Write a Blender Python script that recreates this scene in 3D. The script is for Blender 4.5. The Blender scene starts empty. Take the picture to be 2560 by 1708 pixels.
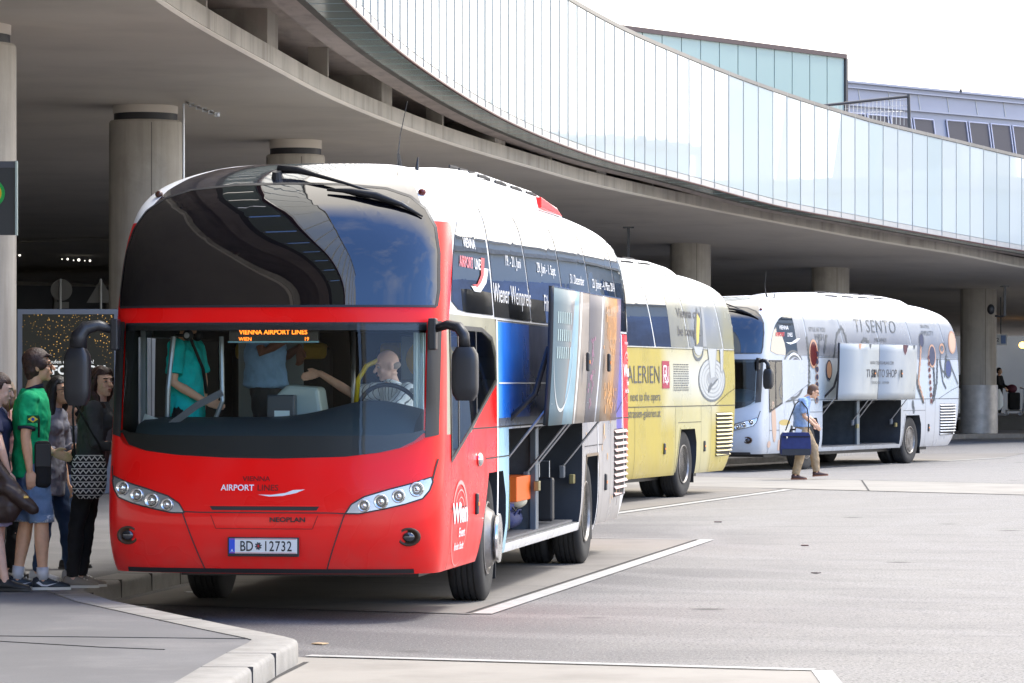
import bpy, bmesh, math, random
from mathutils import Vector, Matrix
random.seed(7)
R = math.radians
sc = bpy.context.scene
COL = sc.collection
# ---------------------------------------------------------------- camera
F_PX, HOR, CH = 8900.0, 955.0, 1.8
cam = bpy.data.cameras.new('camera'); camo = bpy.data.objects.new('camera', cam); COL.objects.link(camo)
cam.sensor_width = 36; cam.lens = 36 * F_PX / 2560; cam.shift_y = 101 / 2560
cam.clip_start = .5; cam.clip_end = 3000
camo.location = (0, 0, CH); camo.rotation_euler = (R(90), 0, 0)
sc.camera = camo
# ---------------------------------------------------------------- light
SUN_EL, SUN_AZ = R(60), R(64)      # azimuth from +Y towards +X
sc.view_settings.view_transform = 'Standard'; sc.view_settings.look = 'None'
sc.view_settings.exposure = 1.58; sc.view_settings.gamma = 1; sc.view_settings.use_curve_mapping = False
w = bpy.data.worlds.new('World'); sc.world = w; w.use_nodes = True
nt = w.node_tree; nt.nodes.clear()
out = nt.nodes.new('ShaderNodeOutputWorld'); bg = nt.nodes.new('ShaderNodeBackground')
sky = nt.nodes.new('ShaderNodeTexSky'); sky.sky_type = 'NISHITA'; sky.sun_disc = False
sky.sun_elevation = SUN_EL; sky.sun_rotation = SUN_AZ; sky.air_density = 1.3; sky.dust_density = .6; sky.ozone_density = 3
bg.inputs['Strength'].default_value = .15
tc = nt.nodes.new('ShaderNodeTexCoord'); sep = nt.nodes.new('ShaderNodeSeparateXYZ')
nt.links.new(tc.outputs['Generated'], sep.inputs[0])
def wm(op, a, b=None, clamp=False):
    n = nt.nodes.new('ShaderNodeMath'); n.operation = op; n.use_clamp = clamp
    for i, q in enumerate((a, b)):
        if q is None: continue
        if isinstance(q, (int, float)): n.inputs[i].default_value = q
        else: nt.links.new(q, n.inputs[i])
    return n.outputs[0]
# bright thin cloud deck over the front and right half of the sky, clear blue with wisps behind the camera
a = wm('ADD', wm('MULTIPLY', sep.outputs['Y'], 1.6), wm('MULTIPLY', sep.outputs['X'], .85))
z4 = wm('POWER', wm('MAXIMUM', sep.outputs['Z'], 0), 4)
deck = wm('MULTIPLY', wm('ADD', wm('ADD', a, wm('MULTIPLY', z4, .55)), -.08), 1.7, True)
nz = nt.nodes.new('ShaderNodeTexNoise'); nz.inputs['Scale'].default_value = 3.2; nz.inputs['Detail'].default_value = 8; nz.inputs['Roughness'].default_value = .62
mp = nt.nodes.new('ShaderNodeMapping'); mp.inputs['Scale'].default_value = (1, 1, 2.6); mp.inputs['Rotation'].default_value = (0, .5, .3)
nt.links.new(tc.outputs['Generated'], mp.inputs[0]); nt.links.new(mp.outputs[0], nz.inputs['Vector'])
wisp = wm('MULTIPLY', wm('SUBTRACT', nz.outputs[0], .53), 3.2, True)
hz_ = wm('MULTIPLY', wm('SUBTRACT', 1.0, wm('MULTIPLY', sep.outputs['Z'], 3.2), True), .75)
deck = wm('MAXIMUM', deck, hz_)
mask = wm('MAXIMUM', deck, wm('MULTIPLY', wisp, .38))
mx = nt.nodes.new('ShaderNodeMixRGB'); nt.links.new(mask, mx.inputs[0])
tn_ = nt.nodes.new('ShaderNodeMixRGB'); tn_.blend_type = 'MULTIPLY'; tn_.inputs[0].default_value = 1; tn_.inputs[2].default_value = (.80, 1.0, 1.36, 1)
nt.links.new(sky.outputs[0], tn_.inputs[1]); nt.links.new(tn_.outputs[0], mx.inputs[1])
mx.inputs[2].default_value = (8.4, 7.9, 7.25, 1)
nt.links.new(mx.outputs[0], bg.inputs[0]); nt.links.new(bg.outputs[0], out.inputs[0])
sl = bpy.data.lights.new('sun', 'SUN'); sl.energy = 1.25; sl.angle = R(14); sl.color = (1, .97, .92)
so = bpy.data.objects.new('sun', sl); COL.objects.link(so)
sd = Vector((math.sin(SUN_AZ) * math.cos(SUN_EL), math.cos(SUN_AZ) * math.cos(SUN_EL), math.sin(SUN_EL)))
so.rotation_euler = sd.to_track_quat('Z', 'Y').to_euler(); so.location = (20, 0, 30)
c = sc.cycles
c.use_denoising = True; c.max_bounces = 8; c.diffuse_bounces = 4; c.glossy_bounces = 4; c.transparent_max_bounces = 12
c.transmission_bounces = 4; c.sample_clamp_indirect = 6; c.caustics_reflective = False; c.caustics_refractive = False

# ---------------------------------------------------------------- helpers
def P(px, py, d): return Vector(((px - 1280) / F_PX * d, d, CH + (HOR - py) / F_PX * d))

class MB:
    def __init__(s): s.v = []; s.f = []; s.m = []
    def add(s, vs, fs, mi=0):
        o = len(s.v); s.v += [Vector(p) for p in vs]; s.f += [tuple(i + o for i in q) for q in fs]; s.m += [mi] * len(fs); return s
    def box(s, c, d, rot=None, mi=0):
        c = Vector(c); h = Vector(d) / 2; M = rot if rot else Matrix.Identity(3)
        vs = [c + M @ Vector((x * h.x, y * h.y, z * h.z)) for x in (-1, 1) for y in (-1, 1) for z in (-1, 1)]
        return s.add(vs, [(0, 1, 3, 2), (4, 6, 7, 5), (0, 4, 5, 1), (2, 3, 7, 6), (0, 2, 6, 4), (1, 5, 7, 3)], mi)
    def loft(s, rings, caps=True, closed=True, mi=0):
        n = len(rings[0]); vs = [p for r in rings for p in r]; fs = []
        for i in range(len(rings) - 1):
            for j in range(n if closed else n - 1):
                k = (j + 1) % n; fs.append((i * n + j, i * n + k, (i + 1) * n + k, (i + 1) * n + j))
        if caps and closed:
            fs.append(tuple(reversed(range(n)))); fs.append(tuple(range((len(rings) - 1) * n, len(rings) * n)))
        return s.add(vs, fs, mi)
    def tube(s, pts, rs, seg=12, flat=1.0, up=None, round_ends=False, mi=0):
        pts = [Vector(p) for p in pts]
        if isinstance(rs, (int, float)): rs = [rs] * len(pts)
        st = list(zip(pts, rs))
        if round_ends:
            def ends(p, q, r):
                d = (p - q).normalized(); return [(p + d * r * k, r * math.sqrt(max(1 - k * k, .002))) for k in (.5, .8, .97)]
            st = list(reversed(ends(pts[0], pts[1], rs[0]))) + st + ends(pts[-1], pts[-2], rs[-1])
        rings = []
        pr = None
        for i, (p, r) in enumerate(st):
            a_, b_ = st[max(i - 1, 0)][0], st[min(i + 1, len(st) - 1)][0]
            t = (b_ - a_).normalized() if (b_ - a_).length > 1e-9 else Vector((0, 0, 1))
            if up is not None: u = Vector(up)
            elif pr is not None: u = pr
            else: u = Vector((0, 1, 0)) if abs(t.y) < .9 else Vector((1, 0, 0))
            x = (u - t * u.dot(t)).normalized(); y = t.cross(x); pr = x
            rings.append([p + (x * math.cos(2 * math.pi * j / seg) * flat + y * math.sin(2 * math.pi * j / seg)) * r for j in range(seg)])
        return s.loft(rings, mi=mi)
    def ell(s, c, r, rot=None, seg=16, rings=10, mi=0):
        c = Vector(c); M = rot if rot else Matrix.Identity(3); rr = []
        for i in range(rings + 1):
            t = math.pi * (i + .02 * (i == 0) - .02 * (i == rings)) / rings
            rr.append([c + M @ Vector((r[0] * math.sin(t) * math.cos(2 * math.pi * j / seg), r[1] * math.sin(t) * math.sin(2 * math.pi * j / seg), r[2] * math.cos(t))) for j in range(seg)])
        return s.loft(list(reversed(rr)), mi=mi)
    def rings(s, st, seg=20, mi=0):   # st: (center, rx, ry[, yaw]) horizontal ellipses
        rr = []
        for q in st:
            cc, rx, ry = Vector(q[0]), q[1], q[2]; yaw = q[3] if len(q) > 3 else 0
            M = Matrix.Rotation(yaw, 3, 'Z')
            rr.append([cc + M @ Vector((rx * math.cos(2 * math.pi * j / seg), ry * math.sin(2 * math.pi * j / seg), 0)) for j in range(seg)])
        return s.loft(rr, mi=mi)
    def lathe(s, prof, axis='X', c=(0, 0, 0), seg=32, mi=0):  # prof: (r, h)
        c = Vector(c); rr = []
        for r, h in prof:
            ring = []
            for j in range(seg):
                a_ = 2 * math.pi * j / seg; p, q = r * math.cos(a_), r * math.sin(a_)
                ring.append(c + (Vector((h, p, q)) if axis == 'X' else Vector((p, q, h)) if axis == 'Z' else Vector((p, h, q))))
            rr.append(ring)
        return s.loft(rr, mi=mi)
    def prism(s, poly, a0, a1, axis='Z', mi=0):  # poly 2D extruded
        def m(p, h): return Vector((p[0], p[1], h)) if axis == 'Z' else Vector((h, p[0], p[1])) if axis == 'X' else Vector((p[0], h, p[1]))
        return s.loft([[m(p, a0) for p in poly], [m(p, a1) for p in poly]], mi=mi)
    def build(s, name, mats, parent=None, smooth=False, bevel=0, recalc=True, solid=0, autos=None, loc=None):
        me = bpy.data.meshes.new(name); me.from_pydata([tuple(p) for p in s.v], [], s.f)
        mats = mats if isinstance(mats, (list, tuple)) else [mats]
        for m_ in mats: me.materials.append(m_)
        if len(mats) > 1: me.polygons.foreach_set('material_index', s.m)
        if recalc:
            bm = bmesh.new(); bm.from_mesh(me); bmesh.ops.recalc_face_normals(bm, faces=bm.faces); bm.to_mesh(me); bm.free()
        if smooth or autos:
            for p in me.polygons: p.use_smooth = True
        o = bpy.data.objects.new(name, me); COL.objects.link(o)
        if autos: me.set_sharp_from_angle(angle=R(autos))
        if parent: o.parent = parent
        if loc: o.location = loc
        if bevel:
            b = o.modifiers.new('b', 'BEVEL'); b.width = bevel; b.segments = 2; b.limit_method = 'ANGLE'; b.angle_limit = R(35)
        return o

def bake(o):
    dg = bpy.context.evaluated_depsgraph_get(); ev = o.evaluated_get(dg)
    me = bpy.data.meshes.new_from_object(ev, preserve_all_data_layers=True, depsgraph=dg)
    me.name = o.name; o.modifiers.clear(); o.data = me; return o
def tag(o, label=None, cat=None, group=None, kind=None):
    if label: o['label'] = label
    if cat: o['category'] = cat
    if group: o['group'] = group
    if kind: o['kind'] = kind
    return o
def empty(name, loc, rz=0, **k):
    o = bpy.data.objects.new(name, None); COL.objects.link(o); o.location = loc; o.rotation_euler = (0, 0, rz); o.empty_display_size = .1
    return tag(o, **k)
def struct(o): o['kind'] = 'structure'; return o
def copy_tree(o, parent=None):
    c_ = o.copy(); COL.objects.link(c_)
    if parent: c_.parent = parent
    for ch in [q for q in bpy.data.objects if q.parent == o]: copy_tree(ch, c_)
    return c_

# ---------------------------------------------------------------- materials
def mat(name, col, rough=.5, metal=0, ior=1.5, var=0, vscale=3, bump=0, bscale=40, coat=0, emit=None, es=1, dirt=None, streak=None, speck=None):
    m = bpy.data.materials.new(name); m.use_nodes = True; n = m.node_tree; b = n.nodes['Principled BSDF']
    b.inputs['Base Color'].default_value = (*col, 1); b.inputs['Roughness'].default_value = rough; b.inputs['Metallic'].default_value = metal
    b.inputs['IOR'].default_value = ior; b.inputs['Coat Weight'].default_value = coat; b.inputs['Coat Roughness'].default_value = .04
    if emit: b.inputs['Emission Color'].default_value = (*emit, 1); b.inputs['Emission Strength'].default_value = es
    t = n.nodes.new('ShaderNodeTexCoord')
    def noise(scale, det=5, sc3=None, rgh=.6):
        q = n.nodes.new('ShaderNodeTexNoise'); q.inputs['Scale'].default_value = scale; q.inputs['Detail'].default_value = det; q.inputs['Roughness'].default_value = rgh
        if sc3:
            mp_ = n.nodes.new('ShaderNodeMapping'); mp_.inputs['Scale'].default_value = sc3; n.links.new(t.outputs['Object'], mp_.inputs[0]); n.links.new(mp_.outputs[0], q.inputs['Vector'])
        else: n.links.new(t.outputs['Object'], q.inputs['Vector'])
        return q.outputs[0]
    cur = None
    def mixin(fac, c2, lo, hi, amt=1):
        nonlocal cur
        mr = n.nodes.new('ShaderNodeMapRange'); n.links.new(fac, mr.inputs[0]); mr.inputs[1].default_value = lo; mr.inputs[2].default_value = hi; mr.inputs[4].default_value = amt
        x = n.nodes.new('ShaderNodeMixRGB'); n.links.new(mr.outputs[0], x.inputs[0])
        if cur is None: x.inputs[1].default_value = (*col, 1)
        else: n.links.new(cur, x.inputs[1])
        x.inputs[2].default_value = (*c2, 1); cur = x.outputs[0]
    if var:
        nf = noise(vscale)
        mixin(nf, tuple(q * (1 - var) for q in col), .35, .65)
    if dirt: mixin(noise(dirt[0], 6), dirt[1], dirt[2], dirt[3], dirt[4] if len(dirt) > 4 else 1)
    if streak: mixin(noise(1, 4, streak[0]), streak[1], .48, .72, streak[2])
    if speck: mixin(noise(speck[0], 2), speck[1], .52, .66, .8)
    if cur: n.links.new(cur, b.inputs['Base Color'])
    if bump:
        q = n.nodes.new('ShaderNodeBump'); q.inputs['Strength'].default_value = bump; q.inputs['Distance'].default_value = .01
        n.links.new(noise(bscale), q.inputs['Height']); n.links.new(q.outputs[0], b.inputs['Normal'])
    return m

def glass(name, tint=(.8, .9, .88), refl=1.5, rough=0.0, absorb=1.0):
    m = bpy.data.materials.new(name); m.use_nodes = True; n = m.node_tree; n.nodes.clear()
    o = n.nodes.new('ShaderNodeOutputMaterial'); mix = n.nodes.new('ShaderNodeMixShader'); tr = n.nodes.new('ShaderNodeBsdfTransparent')
    gl = n.nodes.new('ShaderNodeBsdfGlossy'); fr = n.nodes.new('ShaderNodeFresnel'); fr.inputs[0].default_value = refl
    tr.inputs[0].default_value = (*[q * absorb for q in tint], 1); gl.inputs['Roughness'].default_value = rough
    n.links.new(fr.outputs[0], mix.inputs[0]); n.links.new(tr.outputs[0], mix.inputs[1]); n.links.new(gl.outputs[0], mix.inputs[2]); n.links.new(mix.outputs[0], o.inputs[0])
    return m

def livery(name, base, zones, rough=.3, coat=.12):
    """paint whose colours are laid out by convex zones in the body's own (y, z): (poly, colour[, colour2 (gradient along y)])"""
    m = bpy.data.materials.new(name); m.use_nodes = True; n = m.node_tree; b = n.nodes['Principled BSDF']
    b.inputs['Roughness'].default_value = rough; b.inputs['Coat Weight'].default_value = coat; b.inputs['Coat Roughness'].default_value = .03; b.inputs['Specular IOR Level'].default_value = .3
    t = n.nodes.new('ShaderNodeTexCoord'); s = n.nodes.new('ShaderNodeSeparateXYZ'); n.links.new(t.outputs['Object'], s.inputs[0])
    Y, Z, X = s.outputs['Y'], s.outputs['Z'], s.outputs['X']
    def M(op, a, b_=None, c_=None, clamp=False):
        q = n.nodes.new('ShaderNodeMath'); q.operation = op; q.use_clamp = clamp
        for i, v in enumerate((a, b_, c_)):
            if v is None: continue
            if isinstance(v, (int, float)): q.inputs[i].default_value = v
            else: n.links.new(v, q.inputs[i])
        return q.outputs[0]
    cur = None
    for zn in zones:
        poly, c1 = zn[0], zn[1]; c2 = zn[2] if len(zn) > 2 else None; soft = zn[3] if len(zn) > 3 else .002
        ar = sum(poly[i][0] * poly[(i + 1) % len(poly)][1] - poly[(i + 1) % len(poly)][0] * poly[i][1] for i in range(len(poly)))
        if ar < 0: poly = poly[::-1]
        msk = None
        for i in range(len(poly)):
            (y0, z0), (y1, z1) = poly[i], poly[(i + 1) % len(poly)]
            L = math.hypot(y1 - y0, z1 - z0); ny, nz_ = -(z1 - z0) / L, (y1 - y0) / L
            e = M('MULTIPLY_ADD', Y, ny, -(ny * y0 + nz_ * z0)); e = M('MULTIPLY_ADD', Z, nz_, e)
            msk = e if msk is None else M('MINIMUM', msk, e)
        fac = M('MULTIPLY_ADD', msk, 1 / soft, .5, clamp=True)
        x = n.nodes.new('ShaderNodeMixRGB'); n.links.new(fac, x.inputs[0])
        if cur is None: x.inputs[1].default_value = (*base, 1)
        else: n.links.new(cur, x.inputs[1])
        if c2:
            ys = [p[0] for p in poly]; g = n.nodes.new('ShaderNodeMapRange'); n.links.new(Y, g.inputs[0]); g.inputs[1].default_value = min(ys); g.inputs[2].default_value = max(ys)
            gx = n.nodes.new('ShaderNodeMixRGB'); n.links.new(g.outputs[0], gx.inputs[0]); gx.inputs[1].default_value = (*c1, 1); gx.inputs[2].default_value = (*c2, 1)
            n.links.new(gx.outputs[0], x.inputs[2])
        else: x.inputs[2].default_value = (*c1, 1)
        cur = x.outputs[0]
    # road film low on the body
    q = n.nodes.new('ShaderNodeTexNoise'); q.inputs['Scale'].default_value = 7; q.inputs['Detail'].default_value = 6; n.links.new(t.outputs['Object'], q.inputs['Vector'])
    g = n.nodes.new('ShaderNodeMapRange'); n.links.new(Z, g.inputs[0]); g.inputs[1].default_value = .75; g.inputs[2].default_value = .25; g.inputs[3].default_value = .05; g.inputs[4].default_value = .5
    fac = M('MULTIPLY', g.outputs[0], q.outputs[0])
    x = n.nodes.new('ShaderNodeMixRGB'); n.links.new(fac, x.inputs[0]); n.links.new(cur, x.inputs[1]); x.inputs[2].default_value = (.2, .17, .14, 1)
    n.links.new(x.outputs[0], b.inputs['Base Color'])
    q2 = n.nodes.new('ShaderNodeTexNoise'); q2.inputs['Scale'].default_value = 1.8; q2.inputs['Detail'].default_value = 2; n.links.new(t.outputs['Object'], q2.inputs['Vector'])
    rg_ = n.nodes.new('ShaderNodeMapRange'); n.links.new(q2.outputs[0], rg_.inputs[0]); rg_.inputs[1].default_value = .3; rg_.inputs[2].default_value = .7; rg_.inputs[3].default_value = rough * .7; rg_.inputs[4].default_value = rough * 1.5; n.links.new(rg_.outputs[0], b.inputs['Roughness'])
    return m

M_CONC = mat('concrete', (.48, .44, .38), .85, var=.18, vscale=1.2, bump=.25, bscale=30, dirt=(.7, (.20, .18, .15), .55, .8, .7), streak=((3, 3, .22), (.19, .165, .135), .6))
M_SOFFIT = mat('soffit_concrete', (.68, .62, .54), .9, var=.12, vscale=.25, dirt=(.5, (.52, .47, .41), .5, .8, .6), bump=.1, bscale=60)
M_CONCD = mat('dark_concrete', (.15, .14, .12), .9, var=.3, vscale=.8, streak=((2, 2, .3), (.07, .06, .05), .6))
M_BEAM = mat('pale_beam_concrete', (.46, .39, .35), .85, var=.15, vscale=1.5, bump=.2, bscale=30, streak=((4, 1, 1), (.22, .19, .17), .6))
def asphalt():
    m = bpy.data.materials.new('asphalt'); m.use_nodes = True; n = m.node_tree; b = n.nodes['Principled BSDF']; b.inputs['Roughness'].default_value = .8
    t = n.nodes.new('ShaderNodeTexCoord')
    def tex(kind, sc_, scale3=(1, 1, 1), rot=0, det=5, rg=.6):
        mp_ = n.nodes.new('ShaderNodeMapping'); mp_.inputs['Scale'].default_value = scale3; mp_.inputs['Rotation'].default_value = (0, 0, rot); n.links.new(t.outputs['Object'], mp_.inputs[0])
        q = n.nodes.new(kind); q.inputs['Scale'].default_value = sc_
        if kind == 'ShaderNodeTexNoise': q.inputs['Detail'].default_value = det; q.inputs['Roughness'].default_value = rg
        n.links.new(mp_.outputs[0], q.inputs['Vector']); return q
    cur = None
    def mix(src, lo, hi, c2, amt=1):
        nonlocal cur
        mr = n.nodes.new('ShaderNodeMapRange'); n.links.new(src, mr.inputs[0]); mr.inputs[1].default_value = lo; mr.inputs[2].default_value = hi; mr.inputs[4].default_value = amt
        x = n.nodes.new('ShaderNodeMixRGB'); n.links.new(mr.outputs[0], x.inputs[0]); x.inputs[2].default_value = (*c2, 1)
        if cur is None: x.inputs[1].default_value = (.125, .118, .116, 1)
        else: n.links.new(cur, x.inputs[1])
        cur = x.outputs[0]
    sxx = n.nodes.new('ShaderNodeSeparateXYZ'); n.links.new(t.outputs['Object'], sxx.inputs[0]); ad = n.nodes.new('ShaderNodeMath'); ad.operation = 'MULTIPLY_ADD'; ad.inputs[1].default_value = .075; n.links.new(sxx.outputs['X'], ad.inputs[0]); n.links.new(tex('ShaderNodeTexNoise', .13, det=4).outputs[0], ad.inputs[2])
    mix(ad.outputs[0], .46, .72, (.24, .226, .208))            # worn pale areas; paling to the right paints canopy shade into the colour
    mix(tex('ShaderNodeTexNoise', 1.0, (.35, 1.6, 1), -.25, 6, .7).outputs[0], .5, .72, (.105, .10, .10), .5)   # drag marks
    w_ = n.nodes.new('ShaderNodeTexWave'); w_.wave_type = 'RINGS'; w_.rings_direction = 'Z'; w_.inputs['Scale'].default_value = .2; w_.inputs['Distortion'].default_value = 14; w_.inputs['Detail'].default_value = 3; w_.inputs['Detail Scale'].default_value = .5
    mp_ = n.nodes.new('ShaderNodeMapping'); mp_.inputs['Location'].default_value = (-16, -44, 0); n.links.new(t.outputs['Object'], mp_.inputs[0]); n.links.new(mp_.outputs[0], w_.inputs['Vector'])
    mix(w_.outputs['Fac'], .7, 1.0, (.27, .255, .24), .4)                                        # faint tyre arcs
    mix(tex('ShaderNodeTexNoise', 7, (1, 1, 1), 0, 6, .75).outputs[0], .5, .7, (.12, .115, .115), .6)
    mix(tex('ShaderNodeTexNoise', 42, det=3).outputs[0], .5, .62, (.07, .067, .065), .85)         # aggregate
    mix(tex('ShaderNodeTexNoise', 60, det=2).outputs[0], .60, .68, (.42, .40, .38), .7)
    v_ = tex('ShaderNodeTexVoronoi', .55); mix(v_.outputs['Distance'], .10, .03, (.04, .038, .036), .85)   # oil drips
    n.links.new(cur, b.inputs['Base Color'])
    bp_ = n.nodes.new('ShaderNodeBump'); bp_.inputs['Strength'].default_value = .6; bp_.inputs['Distance'].default_value = .012; n.links.new(tex('ShaderNodeTexNoise', 70, det=4).outputs[0], bp_.inputs['Height']); n.links.new(bp_.outputs[0], b.inputs['Normal'])
    return m
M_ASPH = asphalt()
M_PAV = mat('pavement_asphalt', (.17, .165, .165), .85, var=.2, vscale=.6, bump=.3, bscale=80, dirt=(1.1, (.215, .205, .20), .5, .75, 1), speck=(70, (.13, .128, .132)))
M_KERB = mat('kerb_granite', (.29, .275, .25), .8, var=.25, vscale=5, bump=.35, bscale=60, dirt=(2.5, (.22, .2, .17), .55, .75, .8), speck=(90, (.27, .26, .25)))
M_BAY = mat('bay_concrete', (.225, .205, .18), .85, var=.15, vscale=.8, bump=.2, bscale=50, dirt=(.9, (.14, .125, .11), .5, .75, .9), speck=(50, (.17, .155, .14)))
M_LINE = mat('white_marking', (.42, .41, .385), .7, var=.2, vscale=8, dirt=(6, (.32, .3, .28), .56, .7, .8))
M_GROOVE = mat('joint_sealant', (.04, .037, .035), .9)
M_BLACK = mat('black_plastic', (.018, .018, .02), .42, bump=.1, bscale=200)
M_RUB = mat('tyre_rubber', (.022, .022, .023), .75, var=.3, vscale=12, bump=.2, bscale=80)
M_RIM = mat('wheel_steel', (.32, .30, .28), .45, .6, var=.35, vscale=9)
M_CHROME = mat('polished_metal', (.75, .75, .75), .15, 1)
M_STEEL = mat('brushed_steel', (.45, .46, .47), .35, .9)
M_INT = mat('dark_interior', (.045, .044, .042), .8, var=.3)
M_INT2 = mat('interior_grey', (.16, .17, .18), .7)
M_LINER = mat('luggage_bay_carpet', (.045, .05, .058), .95, var=.25, vscale=4)
M_WINBLK = mat('tinted_glass', (.002, .0022, .004), .0, ior=1.95)
M_SIDEGL = mat('side_glass', (.014, .015, .016), .0, ior=2.7)
def wavy(m, s, st=.25):
    n = m.node_tree; t = n.nodes.new('ShaderNodeTexCoord'); q = n.nodes.new('ShaderNodeTexNoise'); q.inputs['Scale'].default_value = s; q.inputs['Detail'].default_value = 1
    b = n.nodes.new('ShaderNodeBump'); b.inputs['Strength'].default_value = st; b.inputs['Distance'].default_value = .02
    n.links.new(t.outputs['Object'], q.inputs['Vector']); n.links.new(q.outputs[0], b.inputs['Height']); n.links.new(b.outputs[0], n.nodes['Principled BSDF'].inputs['Normal'])
wavy(M_SIDEGL, 1.6, .05); wavy(M_WINBLK, .9, .06)
M_SCREEN = glass('windscreen_glass', (.95, 1.0, .99), 1.45)
M_LENS = glass('lamp_lens', (.95, .97, .97), 1.5)
M_SEATY = mat('yellow_seat_fabric', (.55, .36, .05), .9)
M_YEL = mat('yellow_paint', (.8, .6, .02), .4)
M_WHITE = mat('white_print', (.8, .8, .8), .4)
M_GREYP = mat('grey_print', (.06, .06, .065), .5)
M_REDP = mat('red_print', (.6, .02, .03), .4)
M_BLKP = mat('black_print', (.01, .01, .01), .4)
M_AMBER = mat('amber_lens', (.8, .25, .03), .3)
M_ORANGE = mat('orange_panel', (.95, .16, .01), .6)

# ---------------------------------------------------------------- curves
def crom(pts, step):
    pts = [Vector(p) for p in pts]; o = []
    for i in range(len(pts) - 1):
        p0, p1, p2, p3 = pts[max(i - 1, 0)], pts[i], pts[i + 1], pts[min(i + 2, len(pts) - 1)]
        if i == 0: p0 = p1 * 2 - p2
        if i == len(pts) - 2: p3 = p2 * 2 - p1
        for k in range(30):
            t = k / 30
            o.append(.5 * ((2 * p1) + (-p0 + p2) * t + (2 * p0 - 5 * p1 + 4 * p2 - p3) * t * t + (-p0 + 3 * p1 - 3 * p2 + p3) * t ** 3))
    o.append(pts[-1]); res = [o[0]]; acc = 0
    for a_, b_ in zip(o, o[1:]):
        sl_ = Vector((b_ - a_)[:2]).length
        while acc + sl_ >= step:
            t = (step - acc) / sl_; a_ = a_.lerp(b_, t); res.append(a_.copy()); sl_ = Vector((b_ - a_)[:2]).length; acc = 0
        acc += sl_
    return res
def normals(pts):
    r = []
    for i in range(len(pts)):
        d = pts[min(i + 1, len(pts) - 1)] - pts[max(i - 1, 0)]; r.append(Vector((-d.y, d.x, 0)).normalized())  # points left / inward
    return r
def strip(mb, pts, nr, prof, caps=True, mi=0):   # prof: (inward offset, dz) closed section swept along the curve
    mb.loft([[p + n_ * q[0] + Vector((0, 0, q[1])) for q in prof] for p, n_ in zip(pts, nr)], caps=caps, mi=mi); return mb

# ================================================================ SETTING
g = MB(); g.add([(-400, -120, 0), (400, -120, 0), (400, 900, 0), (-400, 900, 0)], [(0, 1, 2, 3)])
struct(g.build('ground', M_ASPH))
BUS = {1: ((-1.8574, 26.6664), R(8.8)), 2: ((-1.225, 47.4796), R(17.8)), 3: ((3.6669, 71.1838), R(26.7))}
def bl2w(b, x, y):
    (ox, oy), t = BUS[b]; return (ox + x * math.cos(t) + y * math.sin(t), oy - x * math.sin(t) + y * math.cos(t))
def bw2l(b, X, Y):
    (ox, oy), t = BUS[b]; dx, dy = X - ox, Y - oy; return (dx * math.cos(t) - dy * math.sin(t), dx * math.sin(t) + dy * math.cos(t))
nose = [(-1.55, 19.6), (-1.50, 20.65), (-1.43, 21.8), (-1.37, 22.5), (-1.37, 22.85), (-1.45, 23.1), (-1.79, 23.9), (-2.32, 25.2), (-3.0, 26.9), (-3.38, 28.2), (-3.41, 28.7)]
nl = [bw2l(1, *p) for p in nose]
edge = [(-2.6, -60), (-2.2, 8), (-1.8, 15)] + nose
edge += [bl2w(1, nl[-1][0], 6), bl2w(1, nl[-1][0], 10.0)]
for b in (2, 3):
    edge += [bl2w(b, *p) for p in nl[3:]]
    edge += [bl2w(b, nl[-1][0], 7), bl2w(b, nl[-1][0], 11)]
edge += [(9.0, 90), (12.5, 108), (14.4, 113), (16.4, 114), (40, 118), (90, 126)]
KH = .15
back = [(90, 300), (-200, 300), (-200, -60)]
kin = []
n_e = len(edge)
for i, p in enumerate(edge):
    a_, b_ = Vector(edge[max(i - 1, 0)]), Vector(edge[min(i + 1, n_e - 1)]); d = (b_ - a_).normalized(); kin.append((p[0] - d.y * .30, p[1] + d.x * .30))
pv = MB(); vs = [(*p, KH - .006) for p in kin + back]
pv.add(vs, [tuple(range(len(vs)))]); struct(pv.build('pavement', M_PAV, recalc=False))
# kerb stones, one swept band with a rounded arris, joints as thin dark gaps
kb = MB()
E3 = [Vector((*p, 0)) for p in edge]; K3 = [Vector((*p, 0)) for p in kin]
rr = []
for e, k in zip(E3, K3):
    u = (k - e).normalized()
    rr.append([e, e + u * .004 + Vector((0, 0, KH - .03)), e + u * .012 + Vector((0, 0, KH - .012)), e + u * .03 + Vector((0, 0, KH)), k + Vector((0, 0, KH)), k + Vector((0, 0, -.02))])
kb.loft(rr, caps=False, closed=False)
struct(kb.build('kerb', M_KERB, autos=40))
jn = MB()
def seg_joint(a_, b_, n):
    a_, b_ = Vector((*a_, 0)), Vector((*b_, 0)); d = (b_ - a_).normalized(); nr_ = Vector((-d.y, d.x, 0)); M = Matrix((d, nr_, Vector((0, 0, 1)))).transposed()
    L = (b_ - a_).length
    for i in range(1, int(L / n) + 1):
        q = a_ + d * (i * n); jn.box(q + nr_ * .148 + Vector((0, 0, KH / 2)), (.007, .306, KH + .003), M)
for i in range(1, 5): seg_joint(edge[i], edge[i + 1], 1.0)
for i in range(6, 16): seg_joint(edge[i], edge[i + 1], 1.0)
# expansion joints in the pavement
for a_, b_ in ((P(-60, 1588, 23.2), P(668, 1598, 22.9)), (P(0, 1603, 22.7), P(250, 1618, 22.2)), (P(250, 1618, 22.2), P(412, 1624, 22.0))):
    a_ = Vector((a_.x, a_.y, KH)); b_ = Vector((b_.x, b_.y, KH)); d = (b_ - a_).normalized(); M = Matrix((d, Vector((-d.y, d.x, 0)), Vector((0, 0, 1)))).transposed()
    jn.box((a_ + b_) / 2 - Vector((0, 0, .004)), ((b_ - a_).length, .009, .006), M)
struct(jn.build('pavement_joints', mat('weathered_joint', (.07, .065, .06), .9)))
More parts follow.
